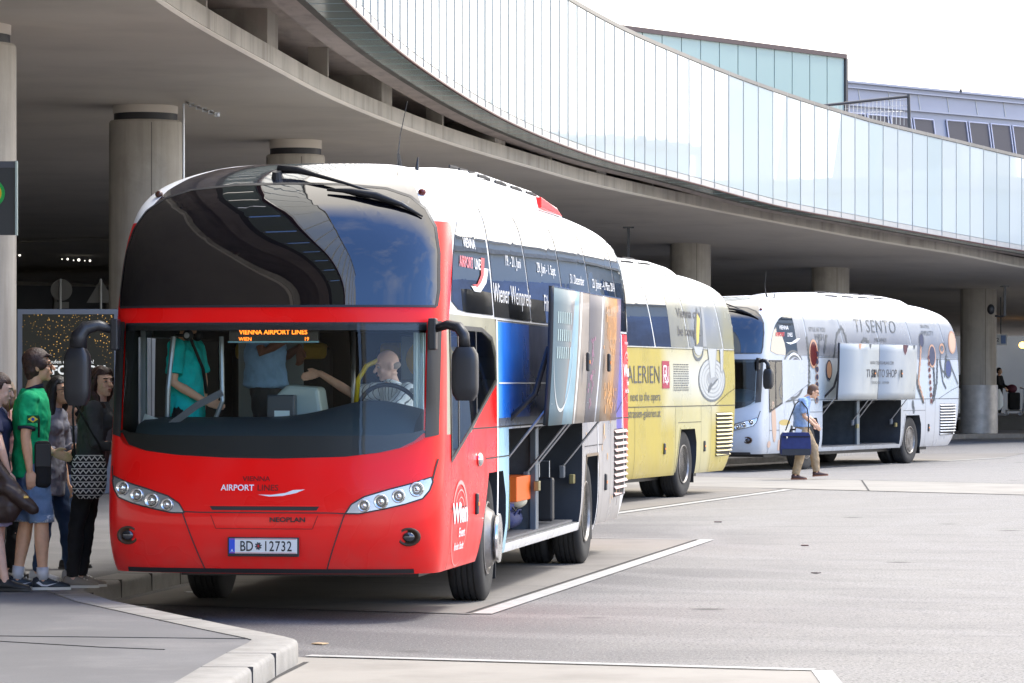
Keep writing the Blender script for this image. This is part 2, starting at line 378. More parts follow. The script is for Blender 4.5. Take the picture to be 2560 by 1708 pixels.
# concrete bays, lines
def sheet(name, pts, z, m): q = MB(); q.add([(*p, z) for p in pts], [tuple(range(len(pts)))]); return struct(q.build(name, m, recalc=False))
def line(name, pts, wd, z, m, side=1):
    q = MB()
    for a_, b_ in zip(pts, pts[1:]):
        a_, b_ = Vector((*a_, z)), Vector((*b_, z)); d = (b_ - a_).normalized(); n_ = Vector((d.y, -d.x, 0)) * wd * side
        q.add([a_, b_, b_ + n_, a_ + n_], [(0, 1, 2, 3)])
    return struct(q.build(name, m, recalc=False))
bays = {1: ([(-3.25, 28.93), (-.31, 27.57), (2.14, 40.5), (-1.3, 41.3)],), }
sheet('concrete_bay', bays[1][0], .004, M_BAY)
line('road_marking', [(-.31, 27.57), (2.14, 40.5)], .16, .008, M_LINE)
line('bay_joint', [(-.335, 27.6), (2.115, 40.5)], .03, .009, M_GROOVE, -1)
line('bay_joint', [(-3.25, 28.93), (-.31, 27.57)], .022, .009, M_GROOVE); line('bay_joint', [(-3.25, 28.90), (-.31, 27.54)], .03, .0085, M_LINE)
line('bay_joint', [(.87, 41.0), (2.14, 40.5)], .04, .009, M_LINE)
for k in (.28, .5, .72):
    a_ = Vector((-3.25, 28.93)).lerp(Vector((-1.3, 41.3)), k); b_ = Vector((-.31, 27.57)).lerp(Vector((2.14, 40.5)), k); line('bay_joint', [tuple(a_), tuple(b_)], .015, .0085, M_GROOVE)
sheet('concrete_bay', [(-2.6, 49.2), (1.2, 48.2), (4.54, 59.4), (3.0, 62.5), (.8, 63.5)], .004, M_BAY)
line('road_marking', [(1.2, 48.2), (4.54, 59.4)], .17, .008, M_LINE); line('bay_joint', [(1.17, 48.2), (4.51, 59.4)], .03, .009, M_GROOVE, -1)
line('bay_joint', [(2.6, 56.8), (4.2, 56.6)], .05, .009, M_LINE); line('bay_joint', [(3.0, 60.3), (4.2, 59.7)], .04, .009, M_LINE)
sheet('crossing_slab', [(3.3, 67.9), (9.0, 62.6), (30, 44), (28, 38), (8.14, 56.6), (4.47, 60), (1.5, 63), (.5, 70)], .005, mat('pale_crossing_concrete', (.29, .27, .235), .85, var=.12, vscale=.7, dirt=(.8, (.2, .18, .155), .5, .75, .8), bump=.2, bscale=50))
line('bay_joint', [(4.47, 60), (8.14, 56.6), (28, 38)], .06, .009, M_GROOVE); line('bay_joint', [(3.52, 67.4), (9.0, 62.6), (30, 44)], .04, .009, M_GROOVE)
line('bay_joint', [(6.4, 65.0), (5.9, 58.7)], .03, .0092, M_GROOVE)
sheet('concrete_bay', [(1.9, 73.2), (5.37, 72.9), (11.6, 84.3), (13, 90), (6.8, 88)], .004, M_BAY)
line('road_marking', [(4.6, 71.4), (11.6, 84.3)], .17, .008, M_LINE); line('road_marking', [(10.4, 72.2), (13.6, 72.0)], .3, .008, M_LINE)
sheet('concrete_bay', [(-1.42, 23.25), (1.86, 22.1), (1.6, 12), (1.2, -20), (-2.6, -20), (-2.0, 12), (-1.5, 21.0)], .004, mat('pale_bay_concrete', (.30, .275, .24), .85, var=.12, vscale=.8, dirt=(1, (.2, .18, .155), .5, .75, .8), bump=.2, bscale=50))
line('road_marking', [(-1.36, 23.28), (1.86, 22.12), (1.7, 16), (1.3, -20)], .13, .008, M_LINE, -1)
line('bay_joint', [(-1.36, 23.24), (1.72, 22.13)], .02, .009, M_GROOVE)
line('bay_joint', [(-1.30, 22.8), (-1.36, 22.2), (-1.42, 21.6), (-1.52, 19.6), (-1.8, 15)], .035, .007, M_GROOVE)
# small litter on the road
lt = [(2012, 1365, .05), (800, 1612, .05), (478, 1482, .05), (1795, 1306, .06), (2040, 1434, .04)]
for i, (px, py, s_) in enumerate(lt):
    d = F_PX * CH / (py - HOR); q = P(px, py, d); b_ = MB().box((q.x, q.y, .008), (s_ * 1.6, s_ * 1.8, .008), Matrix.Rotation(i, 3, 'Z'))
    col = [(.12, .06, .05), (.5, .35, .2), (.7, .7, .7), (.08, .05, .05), (.08, .06, .06)][i]
    if i == 1: nm, lb = 'litter', 'small tan scrap of litter on the asphalt beyond the kerb corner'
    elif i == 2: nm, lb = 'litter', 'small white scrap of litter by the kerb under the red coach'
    elif i == 0: nm, lb = 'litter', 'brown flat scrap of litter in the middle of the open asphalt'
    elif i == 3: nm, lb = 'litter', 'dark scrap of litter on asphalt nearest the coaches'
    else: nm, lb = 'litter', 'tiny dark scrap of litter nearest the foreground slab'
    tag(b_.build(nm, mat('litter_%d' % i, col, .8), bevel=.002), lb, 'litter', 'scraps of litter on the asphalt')

# ---------------------------------------------------------------- canopy slab on columns
def zs(x): return 6.07 if x < 4 else max(6.07 - .085 * (x - 4), 3.6)
sp = [(-3.2, -45), (-3.4, 0), (-3.7, 15), (-4.0, 28), (-4, 39), (-3.2, 49), (-2.44, 55.8), (-1.14, 63.8), (.57, 72), (1.93, 78), (4.3, 86), (6.84, 90.7), (9.6, 95.5), (12.6, 99.8), (15, 104.4), (22, 116), (34, 132)]
se = crom([(x, y, zs(x)) for x, y in sp], 1.0); sn = normals(se)
canopy = empty('canopy', (0, 40, 0), label='long curved concrete canopy slab sheltering the coach bays', cat='canopy')
canopy.location = (0, 0, 0)
q = MB(); strip(q, se, sn, [(0.03, 0), (0, .03), (0, .29), (.05, .30), (70, .30), (70, 0)])
q.build('slab', M_SOFFIT, canopy)
q = MB(); strip(q, se, sn, [(-.012, .045), (-.012, .285), (-.002, .285), (-.002, .045)]); q.build('fascia', M_CONC, canopy)
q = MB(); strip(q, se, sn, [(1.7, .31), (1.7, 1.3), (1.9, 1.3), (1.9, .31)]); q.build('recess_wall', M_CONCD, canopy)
# cross walls and posts standing in the recess
acc = 0; k = 0
for i in range(0, len(se) - 1):
    p, n_ = se[i], sn[i]; t = Vector((n_.y, -n_.x, 0)); M = Matrix((t, n_, Vector((0, 0, 1)))).transposed()
    if p.y < 20: continue
    if (i % 10) == 4:
        MB().box(p + n_ * .56 + Vector((0, 0, .305 + .42)), (.9, .95, .83), M).build('pier', M_CONC, canopy, bevel=.01)
    if (i % 10) == 9:
        MB().box(p + n_ * .25 + Vector((0, 0, .305 + .42)), (.12, .3, .83), M).build('post', M_CONC, canopy)
# ---------------------------------------------------------------- glass clad ramp above
bp = [(-2.0, -45, 6.6, 3.05), (-2.25, 0, 6.6, 3.05), (-2.45, 15, 6.6, 3.05), (-2.55, 27, 6.6, 3.05), (-2.45, 37, 6.6, 3.05), (-2.1, 44.8, 6.6, 3.05), (-1.42, 53.7, 6.57, 3.05), (-.04, 64.5, 6.5, 3.04), (1.82, 73.8, 6.43, 3.0), (4.07, 81.4, 6.36, 2.9), (6.55, 86.8, 6.07, 2.84), (9.29, 92.2, 5.895, 2.72), (12.25, 97.1, 5.665, 2.72), (14.5, 100.9, 5.51, 2.71), (19, 109, 5.3, 2.7), (31, 127, 5.0, 2.7)]
bc = crom([(x, y, z, h) for x, y, z, h in bp], .92) if False else None
def crom4(pts, step):
    A = crom([p[:3] for p in pts], step); B_ = []
    # heights interpolated on y
    for q in A:
        for a_, b_ in zip(pts, pts[1:]):
            if a_[1] <= q.y <= b_[1] + 1e-6: t = (q.y - a_[1]) / (b_[1] - a_[1]); B_.append(a_[3] + (b_[3] - a_[3]) * t); break
        else: B_.append(pts[-1][3])
    return A, B_
be, bh = crom4(bp, .92); bn = normals(be)
bridge = empty('glass_clad_ramp', (0, 0, 0), label='curved upper ramp faced with tall white glass panels above the canopy', cat='ramp')
M_PANEL = mat('white_glass_panel', (.52, .56, .53), .02, ior=1.75)
wavy(M_PANEL, .7, .05)
M_PANELS = [M_PANEL, mat('white_glass_panel', (.48, .52, .495), .03, ior=1.75), mat('white_glass_panel', (.54, .57, .54), .02, ior=1.75), mat('white_glass_panel', (.49, .54, .51), .05, ior=1.8)]
for q in M_PANELS[1:]: wavy(q, .6, .08)
M_PLATE = mat('pale_metal_plate', (.52, .5, .46), .4, .2, var=.1)
M_COP = mat('coping_metal', (.24, .22, .19), .5, var=.2, vscale=.6)
M_MUNT = mat('panel_joint', (.44, .43, .38), .6)
M_SOFG = mat('soffit_glass', (.36, .43, .39), .12, ior=1.5)
M_EDGE = mat('red_brown_edge', (.10, .035, .03), .5)
q = MB(); strip(q, be, bn, [(.6, 0), (.6, .5), (7, .5), (7, .30), (1.0, .30), (.93, 0)]); q.build('deck_beam', M_BEAM, bridge)
q = MB(); strip(q, be, bn, [(.5, -.005), (.5, .06), (.6, .06), (.6, -.005)]); q.build('beam_edge', M_CONCD, bridge)
q = MB(); strip(q, be, bn, [(-.015, -.012), (-.015, .01), (.03, .01), (.03, -.012)]); q.build('bottom_edge', M_EDGE, bridge)
first = True; J = MB()
h0 = .16
plate = MB(); tops = MB(); soff = MB(); backw = MB()
for i in range(len(be) - 1):
    if be[i + 1].y < 18: continue
    a_, b_ = be[i], be[i + 1]; na, nb = bn[i], bn[i + 1]; d = (b_ - a_); L = d.length; d = d / L; g_ = .008
    A0, B0 = a_ + d * g_, b_ - d * g_; Z = Vector((0, 0, 1)); ha, hb = bh[i], bh[i + 1]; o_ = na * .04
    jit = random.uniform(-.004, .004)
    qb = MB(); 
    qb.loft([[A0 + Z * h0, B0 + Z * h0 + na * jit, B0 + Z * h0 + o_, A0 + Z * h0 + o_], [A0 + Z * (ha - .1) + na * jit, B0 + Z * (hb - .1), B0 + Z * (hb - .1) + o_, A0 + Z * (ha - .1) + o_]])
    if a_.y > 40: qb.build('glass_panel', random.choice(M_PANELS), bridge)
    else: backw.add(qb.v, qb.f)
    plate.loft([[A0 + Z * .02, B0 + Z * .02, B0 + Z * .02 + o_, A0 + Z * .02 + o_], [A0 + Z * (h0 - .012), B0 + Z * (h0 - .012), B0 + Z * (h0 - .012) + o_, A0 + Z * (h0 - .012) + o_]])
    cp = -na * .015
    tops.loft([[A0 + Z * (ha - .085) + cp, B0 + Z * (hb - .085) + cp, B0 + Z * (hb - .085) + na * .25, A0 + Z * (ha - .085) + na * .25], [A0 + Z * ha + cp, B0 + Z * hb + cp, B0 + Z * hb + na * .25, A0 + Z * ha + na * .25]])
    M = Matrix((d, na, Z)).transposed()
    J.box(b_ + Z * (.02 + hb / 2) - na * .002, (.010, .03, hb - .03), M)
    s0, s1 = a_ + na * .05, b_ + nb * .05
    e0, e1 = a_ + na * .5, b_ + nb * .5
    dd = d * .035
    soff.loft([[s0 + dd, s1 - dd, e1 - dd, e0 + dd], [s0 + dd + Z * .02, s1 - dd + Z * .02, e1 - dd + Z * .02, e0 + dd + Z * .02]])
plate.build('base_plate', M_PLATE, bridge); tops.build('coping', M_COP, bridge); soff.build('soffit_glass', M_SOFG, bridge)
J.build('panel_joints', M_MUNT, bridge)
if backw.v: backw.build('glass_panelling', M_PANEL, bridge)
q = MB(); strip(q, be, bn, [(.05, .05), (.05, 2.6), (.1, 2.6), (.1, .05)]); q.build('backing_wall', mat('backing_wall', (.5, .52, .5), .8), bridge)
# conduit under the beam at upper left and orange cable
q = MB()
for k in range(5): q.tube([P(610 + k * 6 , -6, 50 + k * .1), P(700 + k * 6, 60, 53 + k * .1), P(845 + k * 5, 133, 57 + k * .1)], .012, 6)
tag(q.build('cable_bundle', M_STEEL, smooth=True), 'bundle of thin grey cables hung under the ramp beam', 'cable')
q = MB().tube([P(858, 121, 60), P(830, 123, 60), P(817, 135, 60), P(815, 150, 60), P(833, 180, 60), P(845, 215, 60), P(850, 228, 60)], .02, 8)
tag(q.build('orange_cable', mat('orange_cable', (.35, .10, .04), .6), smooth=True), 'loose orange cable dangling in the recess above the canopy', 'cable')

# ---------------------------------------------------------------- columns
def column(cx, cy, r, zt, bear, low=False, label='', gap=.12):
    t = empty('support_column', (cx, cy, KH), label=label, cat='column', group='round concrete columns under the canopy')
    h = zt - KH - .19 if bear else zt - KH - .2
    MB().lathe([(r, 0), (r, h - .03), (r - .02, h)], 'Z', seg=48).build('shaft', M_CONC, t, autos=30)
    MB().lathe([(r * .87, h), (r * .87, h + .11)] if bear else [(r * .9, h), (r * .9, h + .09)], 'Z', seg=40).build('bearing_ring', M_BLACK, t, autos=30)
    top = zt - KH + .08
    MB().lathe([(r * .89, h + (.11 if bear else .09)), (r * .89, top)], 'Z', seg=40).build('capital', M_SOFFIT, t, autos=30)
    sm = MB()
    for a_ in (R(-75), R(200)):
        sm.box((math.cos(a_) * r, math.sin(a_) * r, h / 2), (.012, .006, h - .1), Matrix.Rotation(a_ + R(90), 3, 'Z'))
    sm.build('formwork_seam', M_CONCD, t)
    return t
cA = column(-5.68, 55.2, .565, 6.03, True, label='tall round concrete column rising behind the red coach at left')
column(-3.83, 63, .52, 6.0, True, label='column behind the roof of the red coach, only its black collar showing')
column(4.93, 98.4, .565, 5.93, True, label='concrete column rising behind the yellow coach')
column(9.48, 106, .565, 5.55, False, label='concrete column directly above the roof of the white coach')
cE = column(15.0, 114.5, .58, 5.08, False, label='rightmost concrete column, free standing with a pale metal foot casing')
MB().lathe([(.6, 0), (.6, 1.55)], 'Z', c=(.02, -.02, 0), seg=48).build('foot_casing', mat('weathered_zinc', (.55, .54, .53), .45, .3, var=.3, vscale=3), cE, autos=30)
column(-6.5, 42.6, .565, 6.03, True, label='nearest concrete column at the left picture edge carrying the stop sign')
# drain pipe on the left column
q = MB(); q.tube([P(459, 1000, 54.7), P(459, 262, 54.7), P(463, 256, 54.7)], .018, 8); q.tube([P(463, 256, 54.7), P(546, 287, 49.5)], .018, 8)
for k in range(6):
    q.box(P(463 + k * 16, 257 + k * 6, 54.6 - k), (.07, .05, .06))
tag(q.build('drain_pipe', M_STEEL), 'thin grey pipe running up the column and along the soffit', 'pipe')
# hanging posts
def hanger(px, y0, y1, d, lab, hook=False):
    t = empty('ceiling_hanger', P(px, y1, d), label=lab, cat='hanger', group='black hangers under the canopy')
    a_ = P(px, y0, d) - P(px, y1, d)
    MB().box(a_ / 2, (.07, .07, a_.z)).build('post', M_BLACK, t)
    MB().box(a_, (.26, .26, .03)).build('mounting_plate', M_BLACK, t)
    if hook:
        MB().tube([(0, 0, 0), (-.12, 0, -.02), (-.3, 0, 0)], .03, 8).build('bracket', M_BLACK, t)
        MB().ell((-.42, 0, .2), (.12, .12, .16)).build('camera_dome', M_BLACK, t, smooth=True)
hanger(1571, 569, 700, 86, 'black hanging post with plate between the red and yellow coaches')
hanger(2512, 716, 790, 108, 'black hanging post carrying a camera right of the last column', True)
# ---------------------------------------------------------------- terminal inside the canopy
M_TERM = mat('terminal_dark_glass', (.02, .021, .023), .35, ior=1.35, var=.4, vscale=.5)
term = empty('terminal_building', (0, 130, 0), label='dark glazed terminal front far back under the canopy', cat='building')
tw = crom([(-90, 40, KH), (-40, 98, KH), (-15, 121, KH), (6, 131, KH), (14.5, 136, KH)], 2.0); tn = normals(tw)
tw = [p - Vector((0, 130, 0)) for p in tw]
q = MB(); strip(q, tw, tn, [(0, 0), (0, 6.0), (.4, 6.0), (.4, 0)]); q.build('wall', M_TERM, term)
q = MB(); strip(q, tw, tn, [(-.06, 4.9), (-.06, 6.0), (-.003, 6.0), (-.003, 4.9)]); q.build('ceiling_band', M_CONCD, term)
q = MB()
for i in range(0, len(tw)):
    M = Matrix((Vector((tn[i].y, -tn[i].x, 0)), tn[i], Vector((0, 0, 1)))).transposed(); q.box(tw[i] + Vector((0, 0, 2.4)), (.1, .2, 4.8), M)
q.build('mullions', M_CONCD, term)
# right part behind the last column: beige wall, dark plinth
bw = empty('beige_hall_wall', (22, 150, KH), label='dim beige hall wall right of the last column', cat='wall')
MB().box((0, 0, 2.2), (26, .4, 4.4)).build('wall', mat('beige_plaster', (.36, .27, .17), .9, var=.15, vscale=.4), bw)
MB().box((0, -.3, 4.6), (26, .8, .25)).build('ceiling_trim', M_CONCD, bw)
pl = MB().box((22, 129, .35), (13.4, 14, .5)); struct(pl.build('raised_floor', M_CONCD))
# ================================================================ COACHES
NP = 2.7; BF = .44; BR = .4; ZT = 3.58; LEN = 12.3
def ipl(tab, z):
    if z <= tab[0][0]: return tab[0][1]
    for (a_, p), (b_, q_) in zip(tab, tab[1:]):
        if z <= b_: t = (z - a_) / (b_ - a_); return p + (q_ - p) * t
    return tab[-1][1]
def smooth_tab(tab, n=8):
    pts = [Vector((a_, b_, 0)) for a_, b_ in tab]; o = []
    for i in range(len(pts) - 1):
        p1, p2 = pts[i], pts[i + 1]
        m1 = (p2 - pts[i - 1]) / (p2.x - pts[i - 1].x) if i > 0 else (p2 - p1) / (p2.x - p1.x)
        m2 = (pts[i + 2] - p1) / (pts[i + 2].x - p1.x) if i + 2 < len(pts) else (p2 - p1) / (p2.x - p1.x)
        h = p2.x - p1.x
        for k in range(n):
            t = k / n; y = (2*t**3-3*t*t+1)*p1.y + (t**3-2*t*t+t)*h*m1.y + (-2*t**3+3*t*t)*p2.y + (t**3-t*t)*h*m2.y
            o.append((p1.x + t * h, y))
    o.append(tab[-1]); return o
WT = smooth_tab([(.28, 1.22), (.42, 1.265), (.7, 1.295), (1.42, 1.298), (2.31, 1.285), (2.8, 1.266), (3.1, 1.228), (3.25, 1.165), (3.36, 1.06), (3.45, .90), (3.52, .72), (3.565, .45), (3.585, .05)])
FT = smooth_tab([(.28, .16), (.36, .07), (.6, 0), (1.0, .02), (1.24, .07), (2.25, .2), (2.36, .215), (2.8, .36), (3.1, .56), (3.25, .74), (3.38, 1.0), (3.48, 1.35), (3.54, 1.75), (3.585, 2.6)])
RT = smooth_tab([(.28, LEN - .75), (.5, LEN - .45), (1.0, LEN - .1), (1.6, LEN), (2.31, LEN - .02), (2.8, LEN - .15), (3.1, LEN - .38), (3.25, LEN - .6), (3.38, LEN - .95), (3.5, LEN - 1.5), (3.585, LEN - 2.6)])
def W_(z): return ipl(WT, z)
def F_(z): return ipl(FT, z)
def R_(z): return ipl(RT, z)
def fpt(x, z):
    w_ = W_(z); k = min(abs(x) / w_, .9999); return Vector((x, F_(z) + BF * (1 - (1 - k ** NP) ** (1 / NP)), z))
def spt(y, z, s=1):
    w_ = W_(z); t = (y - F_(z)) / BF; g_ = 1
    if t < 1: g_ = (1 - (1 - max(t, 0)) ** NP) ** (1 / NP)
    t = (R_(z) - y) / BR
    if t < 1: g_ = min(g_, (1 - (1 - max(t, 0)) ** NP) ** (1 / NP))
    return Vector((s * w_ * g_, y, z))
def mapn(fn, u, v, off):
    e = .01; p = fn(u, v); a_ = fn(u + e, v) - fn(u - e, v); b_ = fn(u, v + e) - fn(u, v - e); n_ = a_.cross(b_)
    return p, n_.normalized() if n_.length > 1e-12 else Vector((0, 0, 1))
def warp(bm, fn, off, cell, outward):
    us = [v.co.x for v in bm.verts]; vs = [v.co.y for v in bm.verts]
    def cut(lo, hi, ax):
        k = math.ceil((lo + 1e-4) / cell) * cell
        while k < hi - 1e-4:
            no = (1, 0, 0) if ax == 0 else (0, 1, 0); co = (k, 0, 0) if ax == 0 else (0, k, 0)
            bmesh.ops.bisect_plane(bm, geom=bm.verts[:] + bm.edges[:] + bm.faces[:], plane_co=co, plane_no=no, dist=1e-6); k += cell
    cut(min(us), max(us), 0); cut(min(vs), max(vs), 1)
    for v in bm.verts:
        p, n_ = mapn(fn, v.co.x, v.co.y, off)
        if n_.dot(outward) < 0: n_ = -n_
        v.co = p + n_ * off
def patch(name, fn, poly, mt, parent, off=.004, cell=.08, outward=Vector((1, 0, 0)), thick=0, holes=None, label=None):
    bm = bmesh.new()
    polys = poly if isinstance(poly[0][0], (tuple, list)) else [poly]
    for pl_ in polys:
        vs = [bm.verts.new((p[0], p[1], 0)) for p in pl_]; bm.faces.new(vs)
    bmesh.ops.triangulate(bm, faces=bm.faces[:])
    warp(bm, fn, off, cell, outward)
    bmesh.ops.recalc_face_normals(bm, faces=bm.faces)
    if bm.faces:
        bm.faces.ensure_lookup_table(); bm.normal_update()
        if bm.faces[0].normal.dot(outward) < 0: bmesh.ops.reverse_faces(bm, faces=bm.faces[:])
    me = bpy.data.meshes.new(name); bm.to_mesh(me); bm.free(); me.materials.append(mt)
    for p in me.polygons: p.use_smooth = True
    o = bpy.data.objects.new(name, me); COL.objects.link(o); o.parent = parent
    if thick:
        s_ = o.modifiers.new('s', 'SOLIDIFY'); s_.thickness = thick; s_.offset = -1
    if label: o['label'] = label
    return o
_tc = {}
def text_bm(s, h, xs=1.0, bold=0, italic=0, align='CENTER', space=1):
    cu = bpy.data.curves.new('t', 'FONT'); cu.body = s; cu.size = 1; cu.align_x = align; cu.offset = bold; cu.shear = italic; cu.resolution_u = 3; cu.space_character = space
    o = bpy.data.objects.new('t', cu); COL.objects.link(o)
    dg = bpy.context.evaluated_depsgraph_get(); me = bpy.data.meshes.new_from_object(o.evaluated_get(dg))
    bm = bmesh.new(); bm.from_mesh(me)
    bpy.data.objects.remove(o); bpy.data.meshes.remove(me); bpy.data.curves.remove(cu)
    k = h / .7
    for v in bm.verts: v.co = Vector((v.co.x * k * xs, v.co.y * k, 0))
    return bm
def text(name, s, fn, u, v, h, mt, parent, xs=1, bold=0, off=.006, outward=Vector((1, 0, 0)), cell=.1, rot=0, italic=0, align='CENTER', flip=1, space=1):
    bm = text_bm(s, h, xs, bold, italic, align, space); cr, sr = math.cos(rot), math.sin(rot)
    for q in bm.verts: x, y = q.co.x, q.co.y; q.co = Vector((u + flip * (x * cr - y * sr), v + x * sr + y * cr, 0))
    if fn: warp(bm, fn, off, cell, outward)
    bm.normal_update()
    me = bpy.data.meshes.new(name); bm.to_mesh(me); bm.free(); me.materials.append(mt)
    o = bpy.data.objects.new(name, me); COL.objects.link(o); o.parent = parent; return o
def plane_fn(o, ux, uy): return lambda u, v: Vector(o) + Vector(ux) * u + Vector(uy) * v
def ellp(cx, cy, rx, ry, n=28, a0=0, a1=360, rot=0):
    c_, s_ = math.cos(rot), math.sin(rot); r_ = []
    for i in range(n + (a1 - a0 < 360)):
        a_ = R(a0 + (a1 - a0) * i / n); x, y = rx * math.cos(a_), ry * math.sin(a_); r_.append((cx + x * c_ - y * s_, cy + x * s_ + y * c_))
    return r_
def ringp(cx, cy, rx, ry, t, n=28, a0=0, a1=360, rot=0, taper=False):
    o_ = []; 
    for i in range(n):
        q = []
        for k, inner in ((i, 0), (i + 1, 0), (i + 1, 1), (i, 1)):
            tt = t * (math.sin(math.pi * (k + .3) / (n + .6)) if taper else 1)
            a_ = R(a0 + (a1 - a0) * k / n); ra = rx - tt * inner; rb = ry - tt * inner; x, y = ra * math.cos(a_), rb * math.sin(a_)
            q.append((cx + x * math.cos(rot) - y * math.sin(rot), cy + x * math.sin(rot) + y * math.cos(rot)))
        o_.append(q)
    return o_
def linep(pts, t):
    o_ = []
    for (x0, y0), (x1, y1) in zip(pts, pts[1:]):
        L = math.hypot(x1 - x0, y1 - y0) or 1; nx, ny = -(y1 - y0) / L * t / 2, (x1 - x0) / L * t / 2
        o_.append([(x0 + nx, y0 + ny), (x1 + nx, y1 + ny), (x1 - nx, y1 - ny), (x0 - nx, y0 - ny)])
    return o_

def body_mesh():
    zl = [.36, .38, .41, .45, .5, .57, .65, .75, .85, .95, 1.05, 1.15, 1.24, 1.33, 1.42, 1.55, 1.7, 1.85, 2.0, 2.15, 2.25, 2.31, 2.36, 2.44, 2.52, 2.6, 2.68, 2.76, 2.84, 2.92, 3.0, 3.06, 3.12, 3.17, 3.21, 3.25, 3.285, 3.32, 3.35, 3.38, 3.41, 3.44, 3.47, 3.495, 3.52, 3.54, 3.555, 3.568, 3.578, 3.583, 3.585]
    NA, NS, NB = 16, 44, 8; rings = []
    for z in zl:
        w_, f_, r_ = W_(z), F_(z), R_(z); half = []
        for i in range(NA + 1):
            a_ = math.pi / 2 * i / NA; half.append((w_ * math.sin(a_) ** (2 / NP), f_ + BF * (1 - math.cos(a_) ** (2 / NP))))
        for i in range(1, NS): half.append((w_, f_ + BF + (r_ - BR - f_ - BF) * i / NS))
        for i in range(NB + 1):
            a_ = math.pi / 2 * (1 - i / NB); half.append((w_ * math.sin(a_) ** (2 / NP), r_ - BR * (1 - math.cos(a_) ** (2 / NP))))
        ring = [Vector((x, y, z)) for x, y in half] + [Vector((-x, y, z)) for x, y in half[-2:0:-1]]
        rings.append(ring)
    return MB().loft(rings)
ARCH_F = [(2.12, .1), (2.12, .36), (2.3, .72), (2.52, 1.06), (3.26, 1.06), (3.42, .85), (3.46, .62), (3.36, .1)]
ARCH_R = [(8.26, .1), (8.28, .4), (8.38, .8), (8.5, 1.08), (9.36, 1.08), (9.48, .85), (9.52, .1)]
SCREEN = [(-1.165, 2.235), (-1.165, 1.42), (-1.1, 1.33), (-.95, 1.285), (-.7, 1.255), (-.3, 1.235), (.1, 1.23), (.6, 1.245), (.85, 1.275), (1.0, 1.31), (1.1, 1.36), (1.165, 1.42), (1.165, 2.235)]
CABW = [(.72, 2.2), (2.2, 2.2), (2.7, 2.13), (2.86, 2.0), (2.88, 1.82), (1.63, 1.46), (.74, 1.22)]
def coach_body(opened, name):
    o = body_mesh().build(name, [M_BLACK, M_LINER, M_INT], smooth=True)
    cuts = []
    def cut(mb, mi):
        q = MB(); q.v, q.f, q.m = mb.v, mb.f, [mi] * len(mb.f); c_ = q.build('cut', [M_BLACK, M_LINER, M_INT]); cuts.append(c_)
        m = o.modifiers.new('x', 'BOOLEAN'); m.operation = 'DIFFERENCE'; m.solver = 'EXACT'; m.object = c_; m.material_mode = 'TRANSFER'
    cut(MB().prism(ARCH_F, .80, 1.6, 'X'), 1); cut(MB().prism(ARCH_F, -1.6, -.80, 'X'), 1)
    cut(MB().prism(ARCH_R, .55, 1.6, 'X'), 1); cut(MB().prism(ARCH_R, -1.6, -.55, 'X'), 1)
    cut(MB().prism([(p[0], p[1]) for p in SCREEN], -.6, .95, 'Y'), 2)
    cut(MB().box((0, 2.25, 1.49), (2.2, 2.9, 1.46)), 2)
    cut(MB().prism(CABW, 1.0, 1.6, 'X'), 2)
    cut(MB().prism([(.75, .5), (.75, 2.15), (1.75, 2.15), (1.75, .5)], -1.6, -1.0, 'X'), 2)
    cut(MB().prism([(2.0, 1.5), (2.0, 2.15), (3.1, 2.15), (3.1, 1.5)], -1.6, -1.0, 'X'), 2)
    cut(MB().box((0, 1.25, .64), (2.2, 1.2, .28)), 2)
    if opened:
        cut(MB().prism([(3.58, .44), (3.58, 1.405), (8.22, 1.405), (8.18, .44)], -1.12, 1.6, 'X'), 1)
    bake(o)
    for c_ in cuts: bpy.data.objects.remove(c_)
    o.data.set_sharp_from_angle(angle=R(38))
    return o
_bodies = {}
def wheel(name, parent, loc, side, front, steer=0):
    t = empty(name, loc); t.parent = parent; t.rotation_euler = (0, 0, (0 if side > 0 else math.pi) + steer)
    def tyre(x0):   # x0 = outer face; tyre extends inward
        w_ = .29; p = [(.30, x0 - .02), (.36, x0), (.43, x0 + .004), (.475, x0 - .002), (.502, x0 - .018), (.515, x0 - .035)]
        for gk in range(4):
            gx = x0 - .075 - gk * .047; p += [(.517, gx + .009), (.506, gx + .007), (.506, gx - .003), (.517, gx - .005)]
        p += [(.515, x0 - w_ + .035), (.502, x0 - w_ + .018), (.45, x0 - w_), (.30, x0 - w_ + .02)]
        return p
    MB().lathe(tyre(.0), 'X', seg=56).build('tyre', M_RUB, t, autos=35)
    if not front: MB().lathe(tyre(-.34), 'X', seg=56).build('tyre', M_RUB, t, autos=35)
    r = MB()
    if front: r.lathe([(.298, -.02), (.302, 0), (.29, .004), (.28, -.03), (.265, -.02), (.22, .045), (.17, .06), (.13, .06), (.125, .09), (.07, .1), (.001, .1)], 'X', seg=48)
    else: r.lathe([(.298, -.02), (.302, 0), (.29, .004), (.275, -.02), (.262, -.10), (.25, -.17), (.19, -.18), (.13, -.165), (.125, -.05), (.11, -.02), (.001, -.02)], 'X', seg=48)
    r.build('rim', M_RIM, t, autos=35)
    b_ = MB(); rb, hb = (.165, .065) if front else (.16, -.165)
    for k in range(10): a_ = 2 * math.pi * k / 10; b_.lathe([(.014, 0), (.014, .025), (.001, .026)], 'X', (hb, rb * math.cos(a_), rb * math.sin(a_)), 8)
    b_.build('wheel_nuts', M_STEEL, t)
    if front: MB().lathe([(.19, .07), (.205, .085), (.2, .1), (.12, .108), (.06, .1)], 'X', seg=36).build('hub_guard', M_CHROME, t, autos=30)
    return t
